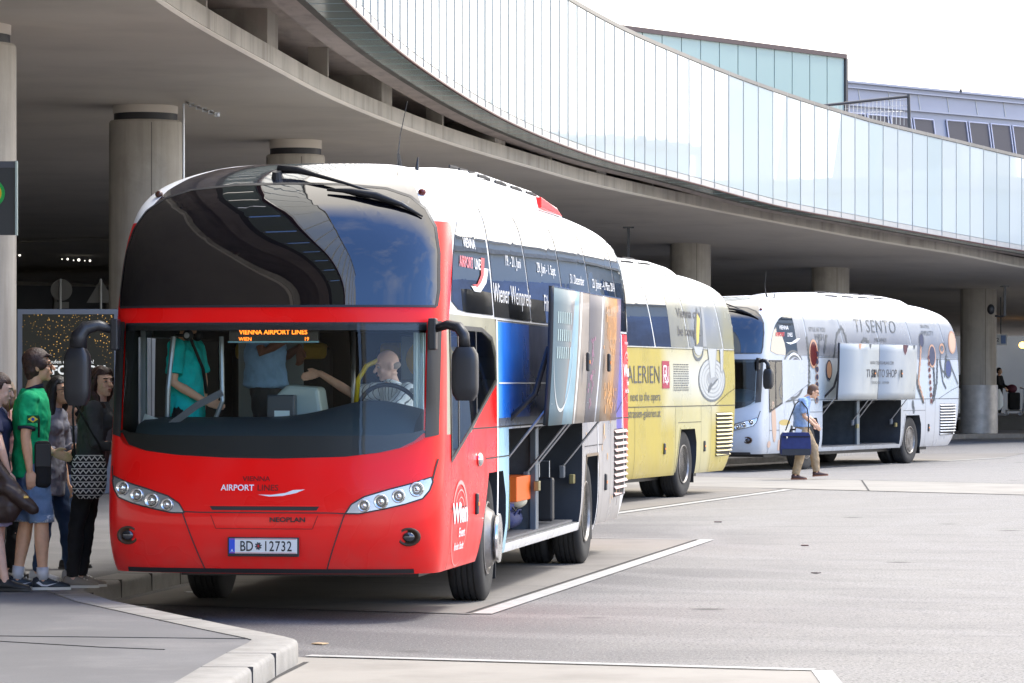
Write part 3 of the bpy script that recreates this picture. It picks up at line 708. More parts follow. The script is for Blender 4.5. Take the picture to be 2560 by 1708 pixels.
def marker(parent, y, z, x=None, nm='side_reflector', s=1.0):
    p = spt(y, z) if x is None else Vector((x, y, z))
    o = MB().box(p + Vector((.008, 0, 0)), (.03, .075 * s, .17 * s)).build(nm, M_BLACK, parent, bevel=.012)
    MB().box(p + Vector((.024, 0, 0)), (.008, .05, .03)).build('amber_reflector', M_AMBER, o)
    return o
def headlamp(parent, s, mh):
    # s=+1 image right
    pts = [(.615, .815), (.66, .885), (.75, .94), (.93, .995), (1.10, 1.04), (1.225, 1.085), (1.235, 1.05), (1.215, .985), (1.17, .925), (1.05, .885), (.9, .85), (.72, .815)]
    pts = [(s * a_, b_) for a_, b_ in pts]
    X = Vector((0, -1, 0))
    h = patch('headlight', fpt, pts, mh, parent, off=.006, cell=.04, outward=X)
    for (x, z, r_) in ((.755, .875, .042), (.88, .905, .05), (1.005, .945, .046), (1.13, .995, .05)):
        p, n_ = mapn(fpt, s * x, z, 0)
        if n_.y > 0: n_ = -n_
        n_ = (n_ + Vector((0, -1.2, 0))).normalized()
        M = n_.to_track_quat('Z', 'Y').to_matrix()
        b_ = MB(); seg = 20; prof = [(r_ * 1.08, .012), (r_ * 1.1, .026), (r_ * .95, .028), (r_ * .8, .014), (r_ * .45, .013), (r_ * .42, .03), (r_ * .2, .042), (.001, .045)]
        b_.loft([[p + M @ Vector((a_ * math.cos(2 * math.pi * j / seg), a_ * math.sin(2 * math.pi * j / seg), h_)) for j in range(seg)] for a_, h_ in prof])
        b_.build('lamp_reflector', M_CHROME, h, smooth=True)
        b2 = MB(); b2.loft([[p + M @ Vector((a_ * math.cos(2 * math.pi * j / seg), a_ * math.sin(2 * math.pi * j / seg), h_)) for j in range(seg)] for a_, h_ in ((r_ * .70, .0165), (r_ * .5, .0165))], caps=False)
        b2.build('lamp_bowl', M_BOWL, h)
    ed = [pts[i] for i in range(len(pts))] + [pts[0]]
    patch('headlight_seam', fpt, linep(ed, .010), M_GROOVE, h, off=.008, outward=X)
M_HEAD = mat('headlight_housing', (.42, .44, .47), .22, .75); M_BOWL = mat('lamp_bowl', (.10, .10, .11), .15, .8)
FY = Vector((0, -1, 0)); SX = Vector((1, 0, 0))

def coach(b, label, bodymat, capmat, frontmat, flapmat, opened, glazed_to, pane_mat, seam=M_GROOVE):
    (ox, oy), th = BUS[b]
    t = empty('coach', (ox, oy, 0), -th, label=label, cat='coach', group='coaches parked at the stops')
    if opened not in _bodies: _bodies[opened] = coach_body(opened, 'body'); bo = _bodies[opened]
    else: bo = _bodies[opened].copy(); bo.data = bo.data.copy(); COL.objects.link(bo)
    bo.name = 'body'; bo.parent = t; bo.data.materials[0] = bodymat
    # upper windscreen: bulging black glass, black roof cap over it
    up = [(-1.185, 2.37), (-1.195, 2.5), (-1.18, 2.78), (-1.14, 2.98), (-1.06, 3.12), (-.93, 3.22), (-.74, 3.285), (-.4, 3.32), (0, 3.33), (.4, 3.32), (.74, 3.285), (.93, 3.22), (1.06, 3.12), (1.14, 2.98), (1.18, 2.78), (1.195, 2.5), (1.185, 2.37)]
    up = [(x * 1.035, z) for x, z in up]
    patch('upper_windscreen', fpt, up, M_WINBLK, t, .006, .05, FY)
    patch('screen_trim', fpt, linep(up + [up[0]], .018), M_BLACK, t, .0075, .05, FY)
    cap_ = [(x * .985, z + .012) for x, z in up if z > 3.1]; n_c = len(cap_)
    capo = [(-1.05, 3.17), (-.98, 3.29), (-.86, 3.40), (-.7, 3.48), (-.4, 3.525), (0, 3.535), (.4, 3.525), (.7, 3.48), (.86, 3.40), (.98, 3.29), (1.05, 3.17)]
    patch('roof_cap', fpt, cap_ + capo[::-1], capmat, t, .005, .04, Vector((0, -.5, 1)))
    for s in (-1, 1):
        p = fpt(s * 1.04, 3.25); MB().ell(p + Vector((0, -.015, .01)), (.032, .028, .028), seg=14).build('marker_lamp', mat('marker_lens', (.12, .012, .01), .15) if s > 0 else mat('smoked_lens', (.06, .02, .01), .2), t, smooth=True)
    # lower windscreen
    sc_ = patch('windscreen', fpt, [(x * 1.045, z) for x, z in SCREEN], M_SCREEN, t, .004, .05, FY)
    patch('ceramic_band', fpt, [[(-1.2, 2.25), (-1.2, 2.19), (1.2, 2.19), (1.2, 2.25)]], M_BLACK, t, .001, .05, FY)
    low = [(x, z - .006) for x, z in SCREEN[1:-1]]
    patch('ceramic_band', fpt, [(-1.215, 1.40)] + low + [(1.215, 1.40), (1.165, 1.44), (1.1, 1.42), (.9, 1.40), (.5, 1.395), (-.5, 1.395), (-.9, 1.40), (-1.1, 1.42), (-1.165, 1.44)], M_BLACK, t, .001, .04, FY)
    for s in (-1, 1):
        patch('windscreen_pillar', fpt, [(s * 1.175, 2.26), (s * 1.262, 2.26), (s * 1.262, 1.4), (s * 1.175, 1.38)], M_BLACK, t, .006, .04, FY)
    # front end: seams, slot, fog lamps, headlamps
    patch('seam', fpt, linep([(-.635, .825), (-.5, .82), (.5, .82), (.615, .815)], .008) + linep([(-.635, .82), (-.47, .40)], .009) + linep([(.61, .81), (.47, .40)], .009) + linep([(1.235, 1.07), (1.25, 1.16), (1.262, 1.22)], .01) + linep([(-1.235, 1.07), (-1.25, 1.16)], .01), seam, t, .005, .05, FY)
    patch('grille_slot', fpt, [(-.42, .868), (.42, .868), (.4, .838), (-.4, .838)], M_GROOVE, t, .006, .05, FY)
    patch('grille_lip', fpt, linep([(-.46, .872), (.46, .872)], .010), frontmat, t, .012, .05, FY)
    patch('panel_groove', fpt, linep([(-.41, .80), (-.37, .70), (.37, .70), (.41, .80)], .006), mat('groove_shade', tuple(q * .35 for q in frontmat['c']), .5), t, .005, .05, FY)
    patch('bumper_lip', fpt, [(-1.1, .40), (1.1, .40), (1.1, .365), (-1.1, .365)], M_BLACK, t, .006, .05, FY)
    for s in (-1, 1):
        headlamp(t, s, M_HEAD)
        p, n_ = mapn(fpt, s * 1.08, .64, 0); n_ = Vector((s * .1, -1, 0)); M = n_.to_track_quat('Z', 'Y').to_matrix(); p = p + Vector((0, -.005, 0))
        rr_ = lambda pr: [[p + M @ Vector((a_ * 1.25 * math.cos(2 * math.pi * j / 18), a_ * math.sin(2 * math.pi * j / 18), h_)) for j in range(18)] for a_, h_ in pr]
        fo = MB().loft(rr_([(.07, -.04), (.07, .012), (.055, .012), (.05, .0)])).build('fog_lamp', mat('fog_bezel', (.06, .03, .015), .5), t, smooth=True)
        MB().loft(rr_([(.036, 0), (.036, .018), (.02, .024), (.001, .025)])).build('bulb', M_BOWL, fo, smooth=True)
    pf = plane_fn((0, -.028, .565), (1, 0, 0), (0, 0, 1))
    pl_ = MB().box((0, -.022, .565), (.545, .02, .145)).build('number_plate', M_GROOVE, t, bevel=.006)
    MB().box((0, -.034, .572), (.52, .004, .112)).build('plate_face', mat('plate_white', (.75, .75, .73), .4), pl_)
    if b == 1:
        pf = plane_fn((0, -.0375, .572), (1, 0, 0), (0, 0, 1)); BP = mat('plate_blue', (.02, .08, .6), .4)
        patch('plate_strip', pf, [(-.26, -.056), (-.215, -.056), (-.215, .056), (-.26, .056)], BP, pl_, 0, 1, FY)
        patch('plate_border', pf, linep([(-.255, .051), (.255, .051)], .003) + linep([(-.255, -.051), (.255, -.051)], .003), M_REDP, pl_, 0.001, 1, FY)
        text('plate_text', 'A', pf, -.237, -.045, .022, M_WHITE, pl_, 1, 0, .001, FY, 1)
        text('plate_text', 'BD', pf, -.125, -.037, .075, M_BLKP, pl_, .75, .01, .001, FY, 1)
        text('plate_text', '12732', pf, .112, -.037, .075, M_BLKP, pl_, .75, .01, .001, FY, 1, space=1.12)
        patch('plate_crest', pf, [ellp(-.035, 0, .018, .024, 16)] + [[(-.035, 0), (-.035 + .027 * math.cos(R(k * 45)), .030 * math.sin(R(k * 45))), (-.035 + .027 * math.cos(R(k * 45 + 25)), .030 * math.sin(R(k * 45 + 25)))] for k in range(8)], M_GREYP, pl_, .001, 1, FY)
        patch('plate_crest', pf, [ellp(-.035, 0, .007, .010, 10)], M_REDP, pl_, .0015, 1, FY)
    # flank seams
    sm = linep([(.74, 1.20), (.70, .37)], .008) + linep([(1.0, 1.30), (1.02, .5)], .0) + linep([(1.62, 1.43), (12.2, 1.42)], .012) + linep([(1.62, 1.43), (1.5, 1.2), (1.52, .5)], .005)
    sm += linep([(2.35, 1.18), (3.58, 1.18)], .010) + linep([(2.38, 1.42), (2.36, 1.1), (2.16, .4)], .006) + linep([(.72, .83), (1.45, .83)], .009) + linep([(8.35, 1.17), (9.75, 1.17)], .008) + linep([(9.75, 1.42), (9.75, .35)], .007)
    sm += linep([(10.4, 1.42), (10.3, .32)], .007) + linep([(2.9, 2.31), (12.0, 2.31)], .008)
    if not opened: sm += linep([(3.6, 1.42), (3.6, .35)], .008) + linep([(5.9, 1.42), (5.9, .35)], .008) + linep([(8.2, 1.42), (8.2, .35)], .008)
    sm += linep([(5.7, 3.27), (11.5, 3.27)], .006) + linep([(10.6, 1.42), (11.5, 1.62), (12.1, 1.72)], .01)
    patch('panel_seams', spt, [q for q in sm if abs(q[0][0] - q[2][0]) + abs(q[0][1] - q[2][1]) > .01], seam, t, .004, .1, SX)
    # wheel arch lips
    patch('arch_lip', spt, linep(ARCH_R[1:-1], .03), bodymat if b != 1 else mat('arch_trim', (.2, .14, .08), .4), t, .008, .1, SX)
    # side windows
    divs = [(2.60, 2.84), (4.47, 4.93), (6.6, 7.08), (8.58, 9.06), (10.66, 11.2), (11.75, 12.15)]
    top_, bot_ = 3.24, 2.335
    fw = [(.80, 2.42), (.86, 2.6), (.96, 2.78), (1.12, 2.94), (1.35, 3.07), (1.75, 3.17), (2.52, 3.225), (2.80, 2.345), (1.5, 2.345), (1.1, 2.36)]
    patch('side_window', spt, fw, M_SIDEGL, t, .006, .06, SX)
    for (a_, b_) in zip(divs, divs[1:]):
        y0t, y0b, y1t, y1b = a_[0] + .04, a_[1] + .04, b_[0] - .03, b_[1] - .03
        if b != 1 and y0b > glazed_to:   # covered by the printed film
            patch('printed_pane', spt, [(y0t, top_), (y0b, bot_), (y1b, bot_), (y1t, top_)], pane_mat, t, .006, .1, SX)
        else:
            patch('side_window', spt, [(y0t, top_), (y0b, bot_), (y1b, bot_), (y1t, top_)], M_SIDEGL, t, .006, .08, SX)
    # cab window
    if b == 3: patch('printed_panel', spt, [(1.40, 2.25), (2.9, 2.25), (2.9, 1.86), (2.93, 1.8), (1.63, 1.425), (1.40, 1.36)], bodymat, t, .0095, .08, SX)
    patch('cab_window', spt, [(.70, 2.22), (2.2, 2.22), (2.72, 2.15), (2.9, 2.02), (2.91, 1.80), (1.63, 1.44), (.72, 1.2)], M_SCREEN, t, .005, .08, SX)
    patch('cab_window_frame', spt, linep([(.70, 2.22), (2.2, 2.22), (2.72, 2.15), (2.9, 2.02), (2.91, 1.80), (1.63, 1.44), (.72, 1.2), (.70, 2.22)], .035) + linep([(1.05, 2.22), (1.05, 1.3)], .05) + linep([(1.9, 2.22), (1.9, 1.55)], .04), M_BLACK, t, .008, .08, SX)
    # luggage flaps raised on pantograph arms
    if opened:
        for k, (y0, y1) in enumerate(((3.6, 5.88), (5.9, 8.2))):
            xt, xb = 1.68, 1.63; z0, z1 = 1.43, 2.61
            n_ = MB(); rows = []
            for i in range(9):
                u = i / 8; z = z0 + (z1 - z0) * u; x = xb + (xt - xb) * u + .012 * math.sin(math.pi * u)
                rows.append([(x, y0, z), (x, y1, z)])
            vs = [p for r_ in rows for p in r_]; n_.add(vs, [(2 * i, 2 * i + 1, 2 * i + 3, 2 * i + 2) for i in range(8)])
            fl = n_.build('luggage_flap', [flapmat, M_BLACK], t, smooth=True, recalc=False)
            s_ = fl.modifiers.new('s', 'SOLIDIFY'); s_.thickness = .045; s_.offset = -1 if fl.data.polygons[0].normal.x > 0 else 1; s_.material_offset = 1; s_.material_offset_rim = 1
            patch('flap_trim', lambda u, v: Vector((xb + (xt - xb) * (v - z0) / (z1 - z0) + .012 * math.sin(math.pi * min(max((v - z0) / (z1 - z0), 0), 1)), u, v)), linep([(y0, z1 - .005), (y1, z1 - .005)], .01), M_CHROME, fl, .003, .1, SX)
            yh = y1 - .32 if k == 0 else y0 + 1.15
            if b == 3: yh = y1 - .35 if k == 0 else y0 + 1.25
            marker(fl, yh, 1.98, 1.70, 'flap_handle')
            for ys in (y0 + .12, y1 - .12):
                MB().tube([(1.10, ys, .95), (1.64, ys, 1.62)], .012, 8).build('gas_strut', M_STEEL, fl)
                MB().box((1.12, ys, .93), (.05, .1, .12)).build('strut_bracket', M_INT2, fl, bevel=.01)
                MB().tube([(1.18, ys, 1.38), (1.5, ys, 1.7), (1.62, ys, 2.1)], .024, 8).build('hinge_arm', M_BLACK, fl)
        # bay partition, sill, side frames
        MB().box((.65, 5.89, .92), (1.0, .05, .95)).build('bay_partition', mat('bay_divider_metal', (.10, .12, .14), .4, .3, var=.3, vscale=6), t)
        MB().box((1.17, 5.89, .92), (.06, .16, .97)).build('bay_post', mat('bay_post_metal', (.13, .16, .19), .35, .5), t, bevel=.008)
        MB().box((1.225, 5.88, .425), (.06, 4.62, .035)).build('sill', M_STEEL, t, bevel=.006)
        MB().box((.06, 5.88, .455), (2.3, 4.58, .02)).build('bay_floor', mat('bay_floor_ribbed', (.13, .13, .135), .6, streak=((.1, 40, 1), (.06, .06, .06), .8)), t)
        for y_ in (5.78, 8.1):
            MB().box((1.215, y_, .86), (.05, .1, .09)).build('latch_plate', mat('brass_latch', (.3, .26, .12), .4, .6), t, bevel=.008)
        MB().tube([(-.2, 3.9, .6), (.9, 5.2, 1.38)], .03, 8).build('brace', M_INT2, t)
        MB().tube([(-.2, 6.3, .6), (.9, 7.6, 1.38)], .03, 8).build('brace', M_BLACK, t)
    # vents at the rear flank
    y0, y1 = (10.68, 11.72); vz0, vz1 = .6, 1.31
    patch('vent_recess', spt, [(y0, vz0), (y1, vz0 + .01), (y1, vz1), (y0 + .02, vz1)], M_GROOVE, t, .003, .1, SX)
    for k in range(11):
        z = vz0 + .035 + k * (vz1 - vz0 - .06) / 10
        p0, p1 = spt(y0 + .01, z), spt(y1 - .01, z)
        MB().add([p0 + Vector((.005, 0, -.018)), p1 + Vector((.005, 0, -.018)), p1 + Vector((.012, 0, -.02)), p0 + Vector((.012, 0, -.02)),
                  p0 + Vector((.022, 0, .022)), p1 + Vector((.022, 0, .022)), p1 + Vector((.03, 0, .018)), p0 + Vector((.03, 0, .018))][0:0] or
                 [p0 + Vector((.026, 0, -.014)), p1 + Vector((.026, 0, -.014)), p1 + Vector((.004, 0, .014)), p0 + Vector((.004, 0, .014)), p0 + Vector((.022, 0, -.019)), p1 + Vector((.022, 0, -.019)), p1 + Vector((.001, 0, .009)), p0 + Vector((.001, 0, .009))],
                 [(0, 1, 2, 3), (7, 6, 5, 4), (0, 4, 5, 1), (2, 6, 7, 3), (0, 3, 7, 4), (1, 5, 6, 2)]).build('vent_slat', frontmat if b != 1 else mat('rear_slat', (.50, .32, .30), .35), t)
    for (y, z) in ((1.88, .83), (9.95, .78)) + (((4.75, .98), (7.55, .78)) if not opened else ()): marker(t, y, z)
    MB().ell(spt(2.0, 1.18) + Vector((.01, 0, 0)), (.03, .07, .055), seg=14).build('fuel_lock', M_CHROME if b == 1 else M_INT2, t, smooth=True)
    MB().ell(Vector((1.24, 11.85, .95)), (.04, .05, .09), seg=12).build('rear_side_lamp', M_BLACK, t, smooth=True)
    MB().box((1.235, 12.03, 1.95), (.03, .05, .62)).build('tail_light_strip', mat('tail_strip', (.25, .16, .08), .3), t, bevel=.01)
    # roof unit with louvres
    ru = MB(); rings_ = []
    for (y, w_, h) in ((4.3, .72, .0), (4.6, .80, .10), (5.4, .84, .135), (8.6, .86, .13), (9.6, .88, .06), (10.3, .86, -.06), (10.9, .8, -.22)):
        zb = 3.48 if y < 10 else 3.36 - .1 * (y > 10.5); zt = 3.575 + h
        rings_.append([Vector((x, y, zb + (zt - zb) * k)) for x, k in ((-w_, 0), (-w_ * .97, .5), (-w_ * .86, .86), (-w_ * .6, 1), (0, 1.02), (w_ * .6, 1), (w_ * .86, .86), (w_ * .97, .5), (w_, 0))])
    ruo = ru.loft(rings_).build('roof_unit', bodymat, t, autos=50)
    for gy in (5.0, 5.95, 6.9, 7.85):
        for k in range(4):
            x0 = .80 - k * .085; z0 = 3.625 + .028 * k; 
            MB().tube([(x0, gy, z0), (x0 + .005, gy + .33, z0 + .006), (x0, gy + .66, z0)], .017, 6, flat=.6).build('louvre', M_GROOVE, ruo)
    # aerials
    MB().tube([(.62, 2.25, 3.50), (.62, 2.15, 3.64)], [.03, .012], 8).build('aerial_base', M_BLACK, t)
    MB().tube([(.62, 2.15, 3.64), (.66, 2.02, 3.78), (.74, 1.9, 4.04)], [.008, .004, .003], 6).build('aerial', M_BLACK, t)
    MB().tube([(.74, 2.3, 3.48), (.75, 2.32, 3.62)], [.022, .006], 8).build('aerial_fin', M_BLACK, t)
    # mirrors
    for s in (1, -1):
        m_ = empty('mirror', (s * 1.25, .32, 2.18)); m_.parent = t
        MB().box((s * -.02, -.01, -.02), (.06, .1, .24)).build('mirror_base', M_BLACK, m_, bevel=.012)
        MB().tube([(0, -.02, .02), (s * .10, -.06, .05), (s * .19, -.1, .03), (s * .235, -.12, -.03), (s * .24, -.125, -.12)], [.030, .036, .044, .042, .045] if s > 0 else [.034, .042, .055, .065, .07], 12).build('mirror_arm', M_BLACK, m_, smooth=True)
        hb_ = MB(); rr_ = []
        H_ = .40 if s > 0 else .44
        for k in range(9):
            u = k / 8; sc_f = 1 - .35 * abs(2 * u - 1) ** 6; rr_.append([Vector((s * .245 + .10 * sc_f * (abs(math.cos(a_)) ** .5) * (1 if math.cos(a_) > 0 else -1), -.13 + .075 * sc_f * (abs(math.sin(a_)) ** .55) * (1 if math.sin(a_) > 0 else -1), -.12 - H_ * u)) for a_ in [2 * math.pi * j / 24 + .01 for j in range(24)]])
        hh = hb_.loft(rr_).build('mirror_housing', M_BLACK, m_, autos=50)
        MB().box((s * .245, -.052, -.12 - H_ / 2), (.15, .008, H_ - .08)).build('mirror_glass', M_CHROME, hh)
    # wiper on the upper screen
    def onf(x, z, o_): p, n_ = mapn(fpt, x, z, 0); n_ = -n_ if n_.y > 0 else n_; return p + n_ * o_
    wp = empty('wiper', (0, 0, 0)); wp.parent = t
    MB().tube([onf(-.12, 3.38, .0), onf(-.12, 3.38, .06)], [.05, .035], 12).build('wiper_pivot', M_BLACK, wp)
    MB().tube([onf(-.12, 3.40, .06), onf(.04, 3.39, .06), onf(.20, 3.35, .055), onf(.44, 3.29, .05), onf(.70, 3.21, .05)], [.035, .03, .018, .012, .012], 8).build('wiper_arm', M_BLACK, wp, smooth=True)
    MB().tube([onf(.33, 3.25, .03), onf(.52, 3.23, .04), onf(.72, 3.19, .045), onf(.92, 3.13, .035), onf(1.08, 3.05, .02)], [.01, .022, .032, .020, .007], 8).build('wiper_blade', M_BLACK, wp, smooth=True)
    # wheels
    for s in (1, -1):
        wheel('wheel', t, (s * 1.235, 2.87, .517), s, True, R(2.5) if b == 1 else 0); wheel('wheel', t, (s * 1.24, 8.93, .517), s, False)
    MB().box((1.0, 3.62, .35), (.36, .02, .42)).build('mud_flap', M_BLACK, t)
    MB().box((1.0, 9.66, .36), (.4, .02, .3)).build('mud_flap', M_BLACK, t)
    for y in (2.87, 8.93): MB().tube([(-.9, y, .5), (.9, y, .5)], .09, 12).build('axle', M_BLACK, t)
    MB().box((0, 6, .33), (1.9, 9.5, .1)).build('underframe', M_BLACK, t)
    return t
def pmat(m, c): m['c'] = c; return m
red = (.95, .0008, .001)
M_RED = pmat(mat('red_paint', red, .3, coat=.2), red)
cream = (.38, .36, .26); lb = (.30, .55, .68)
Z1 = [
    ([(-1, .2), (2.95, .2), (2.95, 1.42), (-1, 1.42)], red),
    ([(1.55, 1.40), (2.95, 1.40), (2.95, 1.85)], red),
    ([(.50, 1.4), (1.65, 1.4), (2.98, 1.82), (2.98, 2.32), (.50, 2.32)], cream),
    ([(-.2, 1.0), (.50, 1.0), (.6, 2.3), (-.2, 2.3)], red),
    ([(-.5, 2.2), (.70, 2.24), (.82, 2.5), (1.10, 2.98), (.95, 3.03), (-.5, 3.03)], red),
    ([(3.0, .2), (3.6, .2), (3.6, 1.42), (3.0, 1.42)], (.35, .6, .7)),
    ([(3.02, 1.42), (8.2, 1.42), (8.2, 2.3), (3.02, 2.3)], (.10, .12, .15)),
    ([(3.2, 1.5), (4.8, 1.5), (4.8, 2.3), (3.2, 2.3)], (.01, .18, .75), (.005, .04, .22)),
    ([(3.02, 1.5), (3.3, 1.5), (3.3, 2.3), (3.02, 2.3)], (.15, .45, .8), (.01, .2, .8)),
    ([(4.8, 1.5), (8.2, 1.5), (8.2, 2.3), (4.8, 2.3)], (.015, .025, .06)),
    ([(8.2, .2), (11.3, .2), (11.3, 1.42), (8.2, 1.42)], (.40, .37, .35), (.33, .31, .29)),
    ([(8.2, 1.42), (10.9, 1.42), (10.9, 2.3), (8.2, 2.3)], (.3, .26, .22)),
    ([(10.9, 1.1), (11.35, 1.1), (11.35, 2.3), (10.9, 2.3)], (.13, .10, .42)),
    ([(11.42, 1.25), (12.6, 1.25), (12.6, 2.31), (11.42, 2.31)], red),
    ([(11.75, .2), (12.6, .2), (12.6, 1.3), (11.75, 1.3)], (.6, .1, .08)),
]
B1 = pmat(livery('red_coach_paint', (.8, .8, .79), Z1), red)
FL1 = livery('night_view_print', (.22, .205, .19), [
    ([(3.5, 1.3), (4.35, 1.3), (4.75, 2.7), (3.5, 2.7)], (.19, .26, .26), (.20, .22, .22)),
    ([(4.35, 1.3), (5.05, 1.3), (5.2, 2.7), (5.0, 2.7)], (.24, .40, .48)),
    ([(5.35, 1.3), (6.7, 1.3), (7.0, 2.7), (5.4, 2.7)], (.30, .26, .23), (.20, .18, .17)),
    ([(6.55, 1.3), (6.62, 1.3), (6.92, 2.7), (6.85, 2.7)], (.7, .7, .7)),
    ([(5.12, 1.3), (5.2, 1.3), (5.42, 2.7), (5.34, 2.7)], (.8, .8, .8)),
    ([(6.9, 1.3), (7.7, 1.3), (7.9, 2.7), (7.0, 2.7)], (.22, .16, .11), (.45, .22, .06)),
    ([(7.7, 1.3), (8.3, 1.3), (8.3, 2.7), (7.9, 2.7)], (.28, .13, .04), (.13, .10, .25)),
], .42)
M_CAP = mat('roof_cap_lacquer', (.02, .022, .028), .08, ior=2.0, coat=.6)
c1 = coach(1, 'red coach parked nearest with blue and grey printed side and raised luggage flaps', B1, M_CAP, M_RED, FL1, True, 20, M_SIDEGL)
# front lettering
text('lettering', 'VIENNA', fpt, -.065, 1.055, .036, mat('dark_red_print', (.10, .004, .004), .4), c1, 1.15, .005, .006, FY, .05)
text('lettering', 'AIRPORT', fpt, -.208, .985, .044, M_WHITE, c1, 1.0, .016, .006, FY, .05)
text('lettering', 'LINES', fpt, .025, .985, .044, mat('dark_red_print', (.12, .005, .005), .4), c1, 1.05, .004, .006, FY, .05)
patch('swoosh', fpt, [(-.05, .955), (.05, .953), (.16, .968), (.22, .99), (.31, .995), (.24, .967), (.14, .946), (.04, .94)], M_WHITE, c1, .006, .05, FY)
text('lettering', 'NEOPLAN', fpt, .18, .752, .034, M_BLKP, c1, 1.25, .03, .010, FY, .05)
# flank emblem: swirl with words
def emblem(par, y, z, s, mt, mt2):
    patch('emblem_swirl', spt, ringp(y, z, .30 * s, .26 * s, .028 * s, 26, -60, 200, 0, True) + ringp(y + .02, z, .24 * s, .20 * s, .012 * s, 26, -40, 200, 0, True) + ringp(y + .03, z + .01, .17 * s, .14 * s, .01 * s, 20, -30, 150, 0, True) + ringp(y, z - .03, .33 * s, .29 * s, .01 * s, 26, 150, 300, 0, True), mt2, par, .005, .1, SX)
    text('lettering', 'Wien', spt, y, z - .02 * s, .13 * s, mt, par, 1.9 * .75, .04, .007, SX)
    text('lettering', 'Event', spt, y + .08 * s, z - .12 * s, .06 * s, mt, par, 1.2, .02, .007, SX)
    text('lettering', 'findet Stadt', spt, y, z - .205 * s, .05 * s, mt, par, 1.1, .02, .007, SX)
M_PALE = mat('pale_pink_print', (.80, .35, .32), .4); 
emblem(c1, 1.12, .74, 1.15, M_WHITE, M_PALE); emblem(c1, 11.8, 1.88, .95, M_WHITE, M_PALE)
text('lettering', 'www.wien-event.at', spt, 11.83, 2.2, .045, M_WHITE, c1, .8, 0, .007, SX)
patch('stripe', spt, [(2.93, .4), (3.0, .4), (3.0, 1.42), (3.03, 2.31), (2.96, 2.31), (2.93, 1.42)], M_WHITE, c1, .004, .1, SX)
patch('stripe', spt, linep([(9.35, 1.42), (9.42, .32)], .04) + linep([(11.38, 2.3), (11.4, 1.42), (11.6, .5)], .05), M_WHITE, c1, .0045, .1, SX)
patch('stripe', spt, linep([(3.05, 1.79), (5.8, 1.79)], .012), M_WHITE, c1, .0055, .1, SX)
# light trails printed on the grey rear panel
q = []
for k in range(26): y = random.uniform(8.4, 11.2); z = random.uniform(.45, 1.38); q += linep([(y, z), (y + .01, z + random.uniform(.02, .12))], random.uniform(.01, .05))
q = [p for p in q if not (8.2 < p[0][0] < 9.6 and p[0][1] < 1.1)]
patch('printed_lights', spt, q, mat('light_print', (.75, .45, .2), .4), c1, .005, .2, SX)
for (y, s, z, h) in ((3.85, 'Wiener Weinpreis', 2.46, .16), (5.9, 'Film', 2.44, .15), (3.95, '19. - 21. Juni', 2.78, .09), (5.95, '29. Juni - 1. Sept.', 2.78, .09), (8.0, '31. Dezember', 2.74, .09), (10.0, '23. Jänner - 4. März 2014', 2.74, .09)):
    text('lettering', s, spt, y, z, h, M_WHITE, c1, 1.2 if h > .1 else 1.35, 0, .012, SX)
text('lettering', 'VIENNA', spt, 1.72, 2.86, .075, M_WHITE, c1, 1.5, .01, .012, SX)
text('lettering', 'AIRPORT', spt, 1.52, 2.70, .085, mat('pink_print', (.75, .12, .16), .4), c1, 1.3, .02, .012, SX); text('lettering', 'LINES', spt, 2.1, 2.70, .085, M_WHITE, c1, 1.2, .01, .012, SX)
patch('swoosh', spt, [(1.7, 2.56), (2.0, 2.56), (2.25, 2.62), (2.35, 2.72), (2.6, 2.72), (2.45, 2.6), (2.15, 2.52), (1.85, 2.52)], M_WHITE, c1, .012, .1, SX)
patch('swoosh', spt, [(1.75, 2.57), (2.0, 2.58), (2.2, 2.66), (2.25, 2.8), (2.42, 2.8), (2.34, 2.66), (2.2, 2.6), (2.0, 2.555)], M_REDP, c1, .013, .1, SX)
MB().prism([(8.3, 3.50), (8.3, 3.605), (9.4, 3.545), (9.8, 3.48)], .80, .885, 'X').build('roof_accent', mat('roof_red', red, .3), c1, bevel=.01)
# print on the flaps
ffn = lambda u, v: Vector((1.63 + .05 * (v - 1.43) / 1.18 + .012 * math.sin(math.pi * min(max((v - 1.43) / 1.18, 0), 1)), u, v))
patch('printed_arc', ffn, ringp(4.25, 2.2, .62, .66, .03, 26, 180, 360, 0, True), mat('pale_arc', (.6, .62, .6), .3), c1, .004, .2, SX)
q = []
for k in range(60): y = random.gauss(7.55, .22); z = random.choice([random.uniform(2.05, 2.55), random.uniform(1.5, 1.75)]); q += linep([(y, z), (y, z + random.uniform(.02, .08))], random.uniform(.015, .05))
for k in range(14): q += linep([(7.2 + k * .05, 2.2), (7.2 + k * .05, 2.42)], .02)
q = [p for p in q if max(a_[0] for a_ in p) < 8.18]
patch('printed_lights', ffn, q, mat('orange_light_print', (.85, .42, .12), .3), c1, .004, .3, SX)
q = []
for k in range(40): y = random.gauss(6.15, .08); z = random.uniform(1.55, 2.2); q += linep([(y, z), (y, z + random.uniform(.02, .06))], random.uniform(.01, .04))
patch('printed_lights', ffn, [p for p in q if p[0][0] > 5.95], mat('pink_light_print', (.5, .2, .3), .3), c1, .004, .3, SX)
q = []
for k in range(7):
    for zz in (2.0, 2.15, 2.3): q.append([(3.85 + k * .13, zz), (3.90 + k * .13, zz), (3.90 + k * .13, zz + .1), (3.85 + k * .13, zz + .1)])
patch('printed_windows', ffn, q, mat('pale_window_print', (.42, .55, .52), .3), c1, .004, .3, SX)

